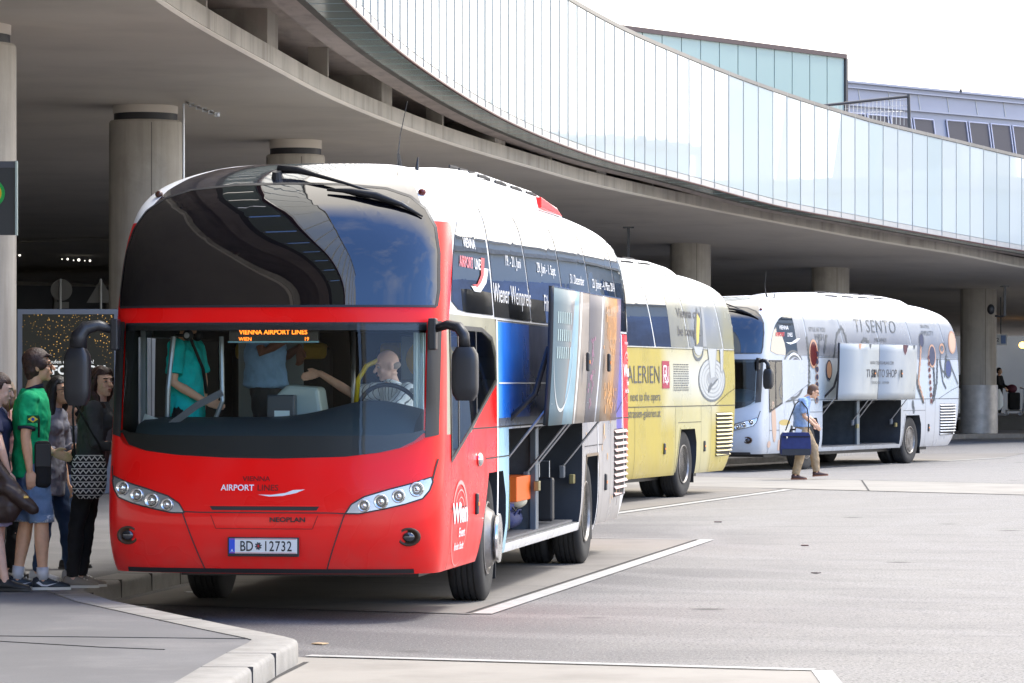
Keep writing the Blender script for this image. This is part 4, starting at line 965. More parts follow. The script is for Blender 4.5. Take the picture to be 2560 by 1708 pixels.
# ---- yellow coach
yel = (.46, .36, .05)
M_YP = pmat(mat('yellow_coach_front', yel, .25, coat=.5), yel)
Z2 = [([(-1, .2), (13, .2), (13, 2.32), (-1, 2.32)], (.45, .33, .03), (.43, .35, .07)),
      ([(7.7, 1.42), (10.6, 1.42), (10.6, 2.33), (7.7, 2.33)], (.56, .54, .40), (.58, .58, .52), .8),
      ([(8.2, .2), (10.3, .2), (10.3, 1.42), (8.2, 1.42)], (.48, .42, .18), (.48, .43, .22), .3)]
B2 = pmat(livery('yellow_coach_paint', (.8, .8, .76), Z2), yel)
PN2 = livery('printed_window_film', (.27, .26, .19), [([(7.9, 2.3), (12.3, 2.3), (12.3, 2.75), (7.9, 2.75)], (.25, .24, .19), (.30, .27, .12), .5), ([(9.2, 2.4), (11, 2.4), (11, 3.1), (9.2, 3.1)], (.26, .28, .31), (.28, .29, .28), .6)], .2)
c2 = coach(2, 'yellow coach parked in the middle with coffee cup print on its side', B2, M_CAP, M_YP, B2, False, 7.4, PN2)
patch('printed_pane', spt, [(7.75, 3.24), (7.98, 2.335), (9.03, 2.335), (8.55, 3.24)], PN2, c2, .0075, .1, SX)
text('lettering', 'Vienna can', spt, 8.35, 2.80, .15, M_GREYP, c2, 1.55, .01, .012, SX, align='LEFT'); text('lettering', 'be bought.', spt, 8.38, 2.52, .15, M_GREYP, c2, 1.55, .01, .012, SX, align='LEFT')
text('lettering', 'GALERIEN', spt, 7.33, 1.78, .27, M_GREYP, c2, 1.25, -.008, .007, SX, align='RIGHT')
patch('logo_square', spt, [(7.44, 1.70), (7.86, 1.70), (7.86, 2.12), (7.44, 2.12)], mat('crimson_print', (.33, .01, .04), .4), c2, .006, .2, SX)
patch('logo_mark', spt, linep([(7.52, 1.78), (7.52, 2.04), (7.68, 2.04), (7.68, 1.9), (7.56, 1.9), (7.72, 1.76)], .03) + linep([(7.6, 1.98), (7.78, 1.8), (7.78, 2.04)], .02) + linep([(7.6, 1.8), (7.78, 1.8)], .02), M_WHITE, c2, .008, .2, SX)
text('lettering', 'next to the opera', spt, 7.33, 1.52, .13, M_GREYP, c2, 1.25, 0, .007, SX, align='RIGHT')
text('lettering', 'ringstrassen-galerien.at', spt, 7.33, 1.27, .13, M_GREYP, c2, 1.25, 0, .007, SX, align='RIGHT')
q = []
for k in range(12):
    z = 2.07 - k * .036; x = 8.1
    while x < 8.98: l_ = random.uniform(.05, .16); q += linep([(x, z), (min(x + l_, 9.0), z)], .014); x += l_ + .025
patch('small_print', spt, q, M_GREYP, c2, .006, .3, SX)
# coffee cup on its saucer, seen from above, with handle and spoon
W1, W2, W3, W4 = mat('china_white', (.50, .50, .46), .25), mat('china_shade', (.34, .34, .32), .25), mat('china_dark', (.12, .125, .12), .3), mat('coffee_print', (.75, .55, .10), .3)
def flat(name, polys, mt, par, off): return patch(name, spt, polys, mt, par, off, .2, SX)
cx, cz = 10.45, 1.83
flat('saucer_print', [ellp(cx, cz, .86, .35)], W3, c2, .0045); flat('saucer_print', [ellp(cx, cz + .01, .80, .325)], W1, c2, .0055)
for (rx, rz, t_, m_) in ((.70, .29, .03, W2), (.55, .22, .02, W2), (.40, .16, .03, W2)): flat('saucer_ring', ringp(cx + .03, cz, rx, rz, t_, 30), m_, c2, .0065)
flat('saucer_ring', [ellp(cx, cz + .02, .30, .11)], W2, c2, .007); flat('spoon_print', [ellp(cx - .15, cz - .12, .14, .05, rot=.5)] + linep([(cx - .05, cz - .1), (cx + .35, cz + .02)], .035), W3, c2, .008)
flat('cup_print', [(10.2, 2.33), (10.75, 2.33), (10.62, 1.88), (10.35, 1.86)], W1, c2, .0085); flat('cup_print', linep([(10.2, 2.33), (10.35, 1.87)], .03) + linep([(10.75, 2.33), (10.62, 1.9)], .04), W2, c2, .0095)
flat('cup_print', ringp(9.6, 2.33, .34, .2, .05, 26, 180, 360), W3, c2, .0075); flat('cup_print', [ellp(9.62, 2.36, .27, .14, 26, 180, 360)], W1, c2, .0078)
flat('glass_print', [(9.45, 2.36), (9.95, 2.36), (9.85, 2.60), (9.72, 2.86), (9.62, 2.98), (9.42, 2.72), (9.38, 2.5)], W3, c2, .012); flat('glass_print', [(9.5, 2.38), (9.62, 2.42), (9.75, 2.8), (9.6, 2.88), (9.5, 2.6)], W4, c2, .013)
flat('glass_print', [(9.9, 2.36), (10.12, 2.36), (10.0, 2.95), (9.86, 3.0)], W2, c2, .0125)
flat('jug_print', [(10.95, 2.33), (11.2, 2.33), (11.15, 1.95), (11.0, 1.95)], W2, c2, .009); flat('jug_print', [(10.99, 2.33), (11.14, 2.33), (11.1, 1.98), (11.03, 1.98)], W1, c2, .010)
# ---- white coach
whi = (.44, .47, .50)
M_WP = pmat(mat('white_coach_front', whi, .25, coat=.5), whi)
Z3 = [([(-1, 3.2), (13, 3.2), (13, 3.8), (-1, 3.8)], (.8, .8, .8)), ([(3, 1.3), (12.0, 1.3), (12.0, 2.0), (3, 2.0)], (.40, .46, .48), (.46, .50, .52), .5), ([(5.5, .2), (12.2, .2), (12.2, 1.3), (5.5, 1.3)], (.38, .39, .40), (.44, .44, .44), .4)]  # roof zone lighter than the flanks: overexposed brightness painted into its colour
B3 = pmat(livery('white_coach_paint', whi, Z3), whi)
PN3 = livery('silver_window_film', (.34, .35, .36), [([(2.0, 2.3), (12.3, 2.3), (12.3, 2.78), (2.0, 2.78)], (.17, .175, .19), (.18, .19, .21), .35)], .2)
FL3 = livery('silver_flap_print', (.38, .40, .40), [([(3.5, 1.9), (8.4, 1.9), (8.4, 2.7), (3.5, 2.7)], (.33, .36, .37), (.37, .39, .40), .3)], .42)
c3 = coach(3, 'white coach parked farthest with silver jewellery print and raised luggage flaps', B3, M_CAP, M_WP, FL3, True, 2.0, PN3)
MS, MD, MG, MR = mat('silver_print', (.075, .085, .09), .3), mat('dark_stone_print', (.06, .06, .09), .2), mat('rose_gold_print', (.50, .28, .17), .3), mat('garnet_print', (.10, .02, .02), .2)
ML = mat('highlight_print', (.6, .62, .63), .3)
def fl3(polys, m_, off): return patch('jewellery_print', spt, polys, m_, c3, off, .2, SX)
for (y, z, r1, r2, col) in ((2.0, 1.95, .62, .50, MS), (2.05, 2.0, .5, .40, ML), (2.1, 2.0, .46, .36, MS), (2.12, 2.05, .24, .24, MD), (2.12, 2.05, .19, .20, MS)):
    fl3(ringp(y, z, r1, r2, .05, 30) if r1 > .3 else [ellp(y, z, r1, r2)], col, .007 + .0005 * r1)
fl3(ringp(1.95, 1.75, .75, .32, .04, 26, 0, 360, .25), MS, .0075); fl3(linep([(1.9, 1.5), (2.2, 1.2), (2.6, 1.5)], .05), MS, .0076)
def pendant(y, z, rx, rz, rim, stone): fl3([ellp(y, z, rx, rz)], rim, .0125); fl3([ellp(y, z, rx * .8, rz * .84)], stone, .0135)
def chain(pts, m_, r_, n):
    P_ = [Vector((a_, b_, 0)) for a_, b_ in pts]; L = sum((q2 - q1).length for q1, q2 in zip(P_, P_[1:])); o_ = []
    for i in range(n):
        s_ = L * i / (n - 1)
        for q1, q2 in zip(P_, P_[1:]):
            l_ = (q2 - q1).length
            if s_ <= l_ + 1e-6: p = q1.lerp(q2, s_ / l_); o_.append(ellp(p.x, p.y, r_, r_ * .62, 8, rot=i * 1.3)); break
            s_ -= l_
    fl3(o_, m_, .0125)
pendant(3.1, 2.38, .24, .30, MG, MR)
for k in range(7): pendant(3.3 - .01 * k, 2.38 - k * .16, .09, .07, MG, MD)
chain([(2.75, 2.7), (2.85, 2.3), (2.8, 1.6)], MS, .06, 24); chain([(3.45, 2.72), (3.35, 2.3), (3.2, 2.1)], MS, .05, 10); chain([(3.85, 2.75), (3.7, 2.45)], MS, .06, 7)
pendant(3.95, 2.05, .17, .21, MD, MG)
chain([(4.25, 2.35), (4.45, 2.8), (4.75, 2.95), (4.95, 2.75), (5.0, 2.62)], MS, .055, 18); chain([(5.9, 2.65), (6.05, 2.72), (6.25, 2.66)], MS, .06, 6)
pendant(9.55, 2.72, .17, .17, MS, MD); chain([(9.5, 2.6), (9.45, 2.35), (9.3, 1.8), (9.6, 1.4)], MG, .06, 24); chain([(9.1, 2.2), (9.25, 1.7), (9.6, 1.35)], MS, .06, 20)
pendant(10.2, 2.38, .24, .26, MG, MD)
for k in range(8): pendant(9.98 + .02 * k, 2.35 - k * .14, .07, .055, MG, MR)
chain([(10.3, 2.1), (10.35, 1.7), (10.2, 1.35)], MS, .06, 16); chain([(10.55, 2.3), (10.5, 1.8), (10.3, 1.4)], MS, .05, 18)
fl3(ringp(10.95, 2.35, .22, .34, .04, 24), MS, .0125); fl3(ringp(10.85, 2.55, .16, .12, .05, 20), MG, .0128); fl3(linep([(10.7, 2.3), (10.9, 1.8), (11.1, 1.65)], .05) + linep([(11.1, 2.4), (11.0, 1.9)], .04) + linep([(11.4, 2.2), (11.9, 1.75)], .04), MS, .0123)
pendant(11.25, 2.1, .22, .22, MS, mat('blue_stone_print', (.06, .07, .16), .2)); pendant(11.55, 2.7, .25, .26, MG, mat('filigree_print', (.55, .38, .26), .4))
fl3([ellp(8.95, 1.3, .07, .1), ellp(9.0, 1.18, .06, .09)], MS, .006)
# cosmetics pot printed behind the front wheel
fl3([ellp(.95, 1.0, .12, .42, rot=.12)], mat('wood_print', (.48, .33, .24), .4), .005); fl3([(1.25, .65), (1.75, .65), (1.8, .98), (1.22, .98)], W1, .006); fl3([ellp(1.51, .98, .30, .06)], mat('cream_ring_print', (.45, .33, .10), .4), .0065)
fl3([(1.2, .42), (1.72, .42), (1.76, .63), (1.18, .63)], mat('tan_print', (.50, .35, .27), .4), .006); fl3([ellp(.72, .55, .09, .07)], mat('tan_print', (.50, .35, .27), .4), .006)
text('lettering', 'TI SENTO', spt, 6.75, 2.86, .28, MS, c3, 1.35, -.006, .012, SX, space=1.1); text('lettering', 'MILANO', spt, 7.0, 2.66, .09, MS, c3, 1.5, 0, .012, SX)
text('lettering', 'STYLE AS YOU', spt, 3.35, 2.84, .09, MS, c3, 1.1, 0, .012, SX); text('lettering', 'WISH', spt, 3.45, 2.66, .14, MS, c3, 1.1, 0, .012, SX)
text('lettering', 'BEAUTIFUL', spt, 9.85, 3.0, .07, MS, c3, 1.1, 0, .012, SX); text('lettering', 'SIMPLICITY', spt, 9.95, 2.84, .10, MS, c3, 1.1, 0, .012, SX)
text('lettering', 'VIENNA', spt, 1.55, 2.86, .08, M_WHITE, c3, 1.2, .01, .012, SX); text('lettering', 'AIRPORT', spt, 1.33, 2.72, .08, M_REDP, c3, 1.0, .02, .012, SX); text('lettering', 'LINES', spt, 1.85, 2.72, .08, M_WHITE, c3, 1.0, .01, .012, SX)
patch('swoosh', spt, [(1.6, 2.6), (1.9, 2.6), (2.2, 2.68), (2.4, 2.69), (2.15, 2.6), (1.85, 2.56)], M_WHITE, c3, .012, .1, SX)
patch('printed_pane', spt, [(2.05, 3.2), (2.56, 3.24), (2.80, 2.345), (2.25, 2.345)], PN3, c3, .0085, .1, SX)
text('lettering', 'TI SENTO SHOP', ffn, 6.05, 1.90, .17, M_GREYP, c3, 1.05, 0, .006, SX); text('lettering', 'WWW.TISENTO-MILANO.COM', ffn, 6.05, 2.17, .07, M_GREYP, c3, 1.0, 0, .006, SX)
text('lettering', 'SEILERGASSE 1  1010 WIEN', ffn, 6.0, 1.76, .055, MS, c3, 1.1, 0, .006, SX)
for (y, m_, r_) in ((4.75, MG, .08), (5.35, MS, .06), (7.45, MR, .14), (7.6, MD, .04), (8.0, MS, .06)):
    patch('jewellery_print', ffn, [[(y - r_, 2.60), (y + r_, 2.60), (y + r_ * .8, 2.60 - r_ * .9), (y, 2.60 - r_ * 1.6), (y - r_ * .8, 2.60 - r_ * .9)]], m_, c3, .004, .2, SX)
# ================================================================ OTHER THINGS
def cl(bus, x, y, z): p = bl2w(bus, x, y); return Vector((p[0], p[1], z))
th1 = BUS[1][1]
# red coach cab fittings (parts of the coach)
da = MB(); rr_ = []
for i in range(25):
    x = -1.08 + 2.16 * i / 24; hump = .13 * math.exp(-((x - .72) / .42) ** 2); bow = fpt(x, 1.5).y + .04
    rr_.append([Vector((x, bow, 1.12)), Vector((x, bow, 1.36)), Vector((x, bow + .12, 1.47 + hump * .3)), Vector((x, bow + .45, 1.53 + hump)), Vector((x, bow + .6, 1.50 + hump * .9)), Vector((x, bow + .62, 1.12))])
M_DASH = mat('dashboard_plastic', (.05, .075, .085), .6)
for c_ in (c1, c3): MB().add(da.loft(rr_).v if not da.f else da.v, da.f).build('dashboard', M_DASH, c_, autos=50)
for c_ in (c1,):
    sw = MB(); M = Matrix.Rotation(R(-62), 3, 'X'); cc = Vector((.76, 1.02, 1.57))
    n = 36; sw.loft([[cc + M @ Vector(((.235 + .018 * math.cos(2 * math.pi * j / 8)) * math.cos(2 * math.pi * i / n), (.235 + .018 * math.cos(2 * math.pi * j / 8)) * math.sin(2 * math.pi * i / n), .018 * math.sin(2 * math.pi * j / 8))) for j in range(8)] for i in range(n + 1)], caps=False)
    sw.box(cc, (.44, .035, .015), M); sw.lathe([(.001, 0), (.07, 0), (.07, .03), (.001, .03)], 'Z', cc + Vector((0, .02, 0)), 16)
    sw.build('steering_wheel', M_BLACK, c_, autos=50)
    ss = MB(); ss.box((.86, 1.98, 1.42), (.46, .12, .8)); ss.box((.80, 1.72, 1.08), (.46, .5, .14)); ss.build('driver_seat', M_INT2, c_, bevel=.05)
    MB().ell((.92, 1.93, 1.98), (.20, .07, .17), seg=18).build('headrest', M_SEATY, c_, smooth=True)
    # cash desk and ticket machine
    MB().prism([(-.19, 1.42), (.22, 1.42), (.17, 1.76), (-.08, 1.78), (-.19, 1.68)], 1.15, 1.45, 'Y').build('ticket_desk', mat('pale_machine_plastic', (.42, .52, .50), .4), c_, bevel=.03)
    MB().box((-.08, .98, 1.60), (.22, .10, .20)).build('ticket_printer', mat('slate_plastic', (.04, .055, .07), .4), c_, bevel=.012)
    MB().tube([(.38, 1.6, 1.6), (.40, 1.6, 1.82), (.47, 1.6, 1.93), (.56, 1.6, 1.97)], .02, 10).build('grab_rail', M_YEL, c_, smooth=True)
    MB().tube([(.33, 1.75, 1.2), (.33, 1.75, 2.2)], .018, 8).build('grab_pole', M_STEEL, c_, smooth=True)
    # destination display hung behind the top of the screen
    dd = MB().box((-.06, .62, 2.165), (.70, .06, .125)).build('destination_display', mat('display_black', (.01, .01, .01), .3), c_, bevel=.004)
    MB().box((-.06, .585, 2.106), (.71, .01, .012)).build('display_edge', mat('display_blue_edge', (.25, .6, .75), .3), dd)
    dfn = plane_fn((-.06, .583, 2.165), (1, 0, 0), (0, 0, 1)); DO = mat('led_orange', (.9, .2, .02), .5, emit=(1, .22, .02), es=1.0)
    text('display_text', 'VIENNA AIRPORT LINES', dfn, 0, .0, .035, DO, dd, 1.0, .02, .001, FY, 1); text('display_text', 'WIEN', dfn, -.22, -.05, .028, DO, dd, 1, .01, .001, FY, 1); text('display_text', '19', dfn, .26, -.05, .028, DO, dd, 1, .01, .001, FY, 1)
    # curtain at the driver's side
    cu = MB(); n = 40
    cu.loft([[Vector((.98 + .14 * i / n + .012 * math.sin(i * 1.9), .85 + .55 * i / n * 0 + .02 * math.cos(i * 1.9) + .35 * (i / n), z)) for i in range(n)] for z in (2.18, 1.45)], caps=False, closed=False)
    cu.build('curtain', mat('sheer_curtain', (.55, .68, .70), .6), c_, smooth=True, recalc=False)
    # door frame and stair rail at the far side
    fr = MB(); fr.box((-1.13, .78, 1.4), (.04, .05, 1.6)); fr.box((-1.13, 1.72, 1.4), (.04, .05, 1.6)); fr.box((-1.13, 1.25, 2.17), (.04, .95, .05)); fr.tube([(-.95, .75, .9), (-.93, .75, 1.75), (-.9, .8, 2.15)], .02, 8); fr.tube([(-.7, .75, 1.15), (-.5, .75, 1.65), (-.52, .8, 2.15)], .018, 8)
    fr.build('door_frame', mat('door_frame_metal', (.30, .34, .36), .3, .4), c_)
    # aisle panels behind the cab with pale posters, first seat rows
    for s, x0 in ((-1, -.62), (1, .76)):
        MB().box((x0, 3.0, 1.72), (.55, .05, .92)).build('cab_partition', mat('partition_panel', (.20, .24, .25), .4), c_, bevel=.01)
    for x0 in (-.85, -.4, .4, .85):
        sb = MB().box((x0, 3.45, 1.75), (.42, .12, .7)).build('passenger_seat', M_INT, c_, bevel=.05)
        MB().box((x0, 3.42, 2.06), (.34, .13, .14)).build('headrest', M_SEATY, sb, bevel=.04)
    # papers behind the glass
    MB().box((-.0, .62, 1.545), (.12, .004, .07)).build('windscreen_card', mat('card_white', (.6, .72, .7), .6), c_)
    q = MB().box((-1.02, .62, 1.47), (.17, .01, .12), Matrix.Rotation(.35, 3, 'Y')).build('leaflet_holder', mat('leaflet_paper', (.65, .72, .68), .6), c_)
    MB().tube([(-1.0, .45, 1.35), (-.62, .42, 1.62), (-.42, .42, 1.72)], .03, 6, flat=.3).build('lower_wiper', M_INT2, c_)
    MB().tube([(.62, .2, 1.26), (.2, .14, 1.235), (-.3, .13, 1.24)], .008, 6).build('wiper_rest', M_BLACK, c_)
    MB().tube([(-.64, .55, 1.5), (-.45, .56, 1.5), (-.28, .57, 1.49)], [.008, .014, .004], 8).build('green_pen', mat('green_pen', (.03, .55, .3), .4), c_)

# ---------------------------------------------------------------- luggage in the open bay
t = empty('duffel_bag', cl(1, 1.02, 5.45, .47), -th1, label='navy duffel bag standing in the open luggage bay of the red coach', cat='bag')
b_ = MB(); b_.tube([(-.12, -.42, .24), (-.12, -.34, .24), (-.12, .34, .24), (-.12, .42, .24)], [.16, .235, .235, .16], 20); M_NAVY = mat('navy_fabric', (.018, .032, .13), .75, var=.3, vscale=8, bump=.3, bscale=25)
b_.build('bag_body', M_NAVY, t, smooth=True)
MB().tube([(.08, -.2, .3), (.13, -.1, .44), (.13, .1, .44), (.08, .2, .3)], .015, 8).build('handle', M_NAVY, t, smooth=True); MB().box((.06, 0, .36), (.008, .6, .012), Matrix.Rotation(.6, 3, 'Y')).build('zip', M_STEEL, t)
t.scale = (.62, .8, .42)
t = empty('backpack', cl(1, 1.03, 5.45, .645), -th1, label='blue backpack lying on the navy duffel bag in the luggage bay', cat='bag')
MB().tube([(-.1, -.34, .08), (-.1, -.25, .10), (-.1, .25, .10), (-.1, .36, .06)], [.09, .15, .14, .07], 16).build('bag_body', mat('blue_fabric', (.03, .06, .30), .7, var=.3, vscale=8), t, smooth=True)
MB().tube([(.02, -.2, .12), (.07, -.05, .0), (.05, .15, .1)], .014, 8).build('strap', M_BLACK, t, smooth=True)
t.scale = (.62, .9, .55)
t = empty('clothes_bundle', cl(1, 1.03, 5.42, .73), -th1, label='pink and cream clothes heaped on top of the backpack', cat='clothes')
MB().ell((-.05, -.1, .05), (.16, .22, .09)).build('pink_garment', mat('pink_cloth', (.62, .36, .42), .9, var=.2, vscale=10), t, smooth=True)
MB().ell((0, .18, .0), (.15, .2, .12)).build('cream_garment', mat('cream_cloth', (.62, .58, .45), .9, var=.2, vscale=10), t, smooth=True)
t.scale = (.8, 1, .6)
t = empty('suitcase', cl(1, 1.05, 4.35, .47), -th1, label='black upright suitcase at the front end of the open luggage bay', cat='suitcase')
MB().box((0, 0, .36), (.42, .24, .62)).build('shell', M_BLACK, t, bevel=.04); MB().box((.215, .06, .36), (.006, .01, .56)).build('zip', mat('lime_zip', (.4, .45, .1), .5), t)
for s in (-.15, .15): MB().lathe([(.001, -.015), (.03, -.015), (.03, .015), (.001, .015)], 'X', (s, -.1, .03), 12).build('castor', M_BLACK, t)
MB().box((0, 0, .69), (.16, .03, .03)).build('handle', M_INT2, t, bevel=.008)
t.scale = (.6, .6, .75)
t = empty('slim_suitcase', cl(1, 1.08, 7.15, .47), -th1, label='slim black suitcase leaning by the bay post in the rear luggage bay', cat='suitcase')
MB().box((0, 0, .3), (.3, .2, .55)).build('shell', M_BLACK, t, bevel=.035); MB().tube([(-.08, 0, .57), (-.08, 0, .78), (.08, 0, .78), (.08, 0, .57)], .01, 8).build('pull_handle', M_STEEL, t)
o = t.scale = (.6, .6, .75); MB().box((.6, 5.42, .85), (1.1, .86, .22)).build('bay_shelf', M_ORANGE, c1, bevel=.008)
# ---------------------------------------------------------------- stop sign, billboard
pF = P(22, 405, 40.6)
t = empty('stop_sign', P(-40, 588, 41.2), label='dark stop sign panel with green ringed yellow disc on the nearest column', cat='sign')
wpx = 41.2 / F_PX
MB().box((0, 0, 92 * wpx), (166 * wpx, .10, 184 * wpx)).build('panel', mat('sign_charcoal', (.035, .042, .05), .3), t, bevel=.006)
MB().box((0, -.052, 176 * wpx), (160 * wpx, .012, 16 * wpx)).build('header_strip', mat('sign_header', (.09, .10, .13), .3), t)
MB().box((82 * wpx, -.02, 92 * wpx), (.02, .1, 186 * wpx)).build('side_trim', mat('pale_trim', (.4, .5, .47), .3), t)
MB().lathe([(36 * wpx, 0), (36 * wpx, .012), (.001, .012)][::-1], 'Y', (18 * wpx, -.068, 104 * wpx), 40).build('green_ring', mat('sign_green', (.01, .42, .08), .4), t)
MB().lathe([(28 * wpx, 0), (28 * wpx, .012), (.001, .012)][::-1], 'Y', (18 * wpx, -.074, 104 * wpx), 40).build('yellow_disc', mat('sign_yellow', (.9, .55, .02), .4), t)
text('sign_letter', 'H', plane_fn((18 * wpx, -.076, 104 * wpx), (1, 0, 0), (0, 0, 1)), -.0, -.09, .18, mat('sign_green', (.01, .42, .08), .4), t, 1, .03, .001, FY, 1)
bd = 52.7; k_ = bd / F_PX
t = empty('billboard', P(170, 773, bd) - Vector((0, 0, P(170, 773, bd).z - KH)), label='grey framed advertising board with gold sparkles behind the queue', cat='billboard')
Hb = P(0, 773, bd).z - KH; x0 = (45 - 170) * k_; x1 = (300 - 170) * k_
fm = mat('frame_grey', (.24, .27, .33), .4, .2)
MB().box(((x0 + x1) / 2, 0, Hb / 2), (x1 - x0, .16, Hb)).build('cabinet', fm, t, bevel=.01)
sp_ = mat('poster_sparkle', (.012, .012, .008), .5)
n = sp_.node_tree; v = n.nodes.new('ShaderNodeTexVoronoi'); v.inputs['Scale'].default_value = 26; tcx = n.nodes.new('ShaderNodeTexCoord'); n.links.new(tcx.outputs['Object'], v.inputs['Vector'])
r_ = n.nodes.new('ShaderNodeMapRange'); n.links.new(v.outputs['Distance'], r_.inputs[0]); r_.inputs[1].default_value = .26; r_.inputs[2].default_value = .10
nz_ = n.nodes.new('ShaderNodeTexNoise'); nz_.inputs['Scale'].default_value = 2.2; n.links.new(tcx.outputs['Object'], nz_.inputs['Vector'])
r2 = n.nodes.new('ShaderNodeMapRange'); n.links.new(nz_.outputs[0], r2.inputs[0]); r2.inputs[1].default_value = .42; r2.inputs[2].default_value = .62
mu = n.nodes.new('ShaderNodeMath'); mu.operation = 'MULTIPLY'; n.links.new(r_.outputs[0], mu.inputs[0]); n.links.new(r2.outputs[0], mu.inputs[1])
sx = n.nodes.new('ShaderNodeSeparateXYZ'); n.links.new(tcx.outputs['Object'], sx.inputs[0]); r3 = n.nodes.new('ShaderNodeMapRange'); n.links.new(sx.outputs['Z'], r3.inputs[0]); r3.inputs[1].default_value = 1.75; r3.inputs[2].default_value = 2.1
mu2 = n.nodes.new('ShaderNodeMath'); mu2.operation = 'MULTIPLY'; n.links.new(mu.outputs[0], mu2.inputs[0]); n.links.new(r3.outputs[0], mu2.inputs[1])
mxx = n.nodes.new('ShaderNodeMixRGB'); n.links.new(mu2.outputs[0], mxx.inputs[0]); mxx.inputs[1].default_value = (.010, .010, .007, 1); mxx.inputs[2].default_value = (1.0, .55, .12, 1)
n.links.new(mxx.outputs[0], n.nodes['Principled BSDF'].inputs['Base Color'])
n.links.new(mxx.outputs[0], n.nodes['Principled BSDF'].inputs['Emission Color']); n.nodes['Principled BSDF'].inputs['Emission Strength'].default_value = .35
fw_ = 13 * k_
MB().box(((x0 + x1) / 2, -.082, (Hb + .5) / 2), (x1 - x0 - 2 * fw_, .01, Hb - .5 - 2 * fw_)).build('poster', sp_, t)
bfn = plane_fn((0, -.089, 0), (1, 0, 0), (0, 0, 1)); zz = lambda py: P(0, py, bd).z - KH; xx = lambda px: (px - 170) * k_
LIT = mat('lit_white', (.7, .7, .68), .5, emit=(.8, .8, .75), es=.25)
text('poster_text', 'Kaufen und gewinnen!', bfn, xx(118), zz(909), .055, LIT, t, 1.0, .004, .001, FY, 1, align='LEFT')
text('poster_text', 'FOR YOU', bfn, xx(131), zz(936), .13, LIT, t, 1.0, .03, .001, FY, 1, align='LEFT')
text('poster_text', 'Shop and win', bfn, xx(138), zz(953), .05, LIT, t, 1.0, .0, .001, FY, 1, align='LEFT', italic=.2)
text('poster_text', 'gewinn', bfn, xx(120), zz(1020), .045, LIT, t, 1.0, .01, .001, FY, 1, align='LEFT')
patch('poster_ribbon', bfn, [(xx(143), zz(994)), (xx(158), zz(975)), (xx(175), zz(972)), (xx(202), zz(982)), (xx(202), zz(990)), (xx(180), zz(1000)), (xx(160), zz(996)), (xx(146), zz(1003))], mat('ribbon_yellow', (.85, .42, .02), .5, emit=(.9, .4, .01), es=.2), t, .001, 1, FY)
# two road signs seen from behind, far under the canopy
for (px, lab, shape) in ((151, 'back of a round traffic sign on a pole above the billboard', 0), (252, 'back of a triangular traffic sign on a pole above the billboard', 1)):
    d = 75; k2 = d / F_PX
    t = empty('traffic_sign', P(px, 697, d) - Vector((0, 0, P(px, 697, d).z - KH)), label=lab, cat='traffic sign')
    ht = P(px, 697, d).z - KH
    MB().tube([(0, 0, 0), (0, 0, ht)], .024, 10).build('pole', mat('galvanised_pole', (.5, .5, .47), .5, .3), t, smooth=True)
    md = mat('sign_back_grey', (.10, .095, .085), .6)
    if shape == 0: MB().lathe([(.001, .03), (27 * k2, .03), (27 * k2, .045), (.001, .045)], 'Y', (2 * k2, 0, ht - 28 * k2), 36).build('sign_plate', md, t); MB().box((3 * k2, .04, ht - 66 * k2), (35 * k2, .01, 16 * k2)).build('small_plate', md, t)
    else: MB().prism([(-36 * k2, ht - 60 * k2), (34 * k2, ht - 60 * k2), (0, ht)], .03, .045, 'Y').build('sign_plate', md, t)
# string of small lamps on the terminal front
dl = 108
for i, px in enumerate((49, 155, 169, 184, 197, 212, 225)):
    p = P(px, [638, 648, 648, 651, 650, 652, 652][i], dl); s_ = [.04, .02, .035, .02, .045, .02, .035][i]
    tag(MB().ell(p, (s_,) * 3, seg=10, rings=6).build('ceiling_spotlight', mat('spot_white', (.9, .9, .85), .5, emit=(1, .95, .85), es=.6), smooth=True), 'tiny white spotlight glowing in the dark hall, %s' % ['alone by the nearest column', 'first of the close group', 'second of the close group', 'third of the close group', 'brightest of the close group', 'last but one of the group', 'last one beside the big column'][i], 'lamp', 'small spotlights in the dark hall')
# far right things
d = 118
t = empty('hanging_sign', P(2502, 862, d), label='white and blue platform sign hanging right of the last column', cat='sign')
k2 = d / F_PX
MB().box((0, 0, 13 * k2), (31 * k2, .06, 27 * k2)).build('panel', mat('sign_white', (.6, .62, .62), .5), t); MB().box((6 * k2, -.035, 13 * k2), (12 * k2, .01, 21 * k2)).build('pictogram', mat('pictogram_blue', (.10, .18, .38), .5), t)
text('sign_text', '2', plane_fn((-8 * k2, -.034, 8 * k2), (1, 0, 0), (0, 0, 1)), 0, 0, .12, M_GREYP, t, 1, .02, .001, FY, 1)
MB().tube([(0, 0, 27 * k2), (0, 0, 3.4)], .02, 6).build('rod', M_BLACK, t)
tag(MB().ell(P(2556, 863, 130), (.13, .08, .12)).build('wall_lamp', mat('lamp_amber', (.9, .5, .15), .4, emit=(1, .5, .1), es=3), smooth=True), 'small amber lamp glowing at the right picture edge', 'lamp')
t = empty('bench', P(2408, 1077, 117) , label='pale slab bench between the white coach and the last column', cat='bench'); t.location.z = KH
MB().box((-.35, 0, .46), (1.7, .5, .09)).build('seat', mat('bench_concrete', (.5, .5, .53), .7), t, bevel=.01); MB().box((.44, 0, .2), (.10, .5, .43)).build('leg', mat('bench_concrete', (.5, .5, .53), .7), t); MB().box((-1.14, 0, .2), (.10, .5, .43)).build('leg', mat('bench_concrete', (.5, .5, .53), .7), t)
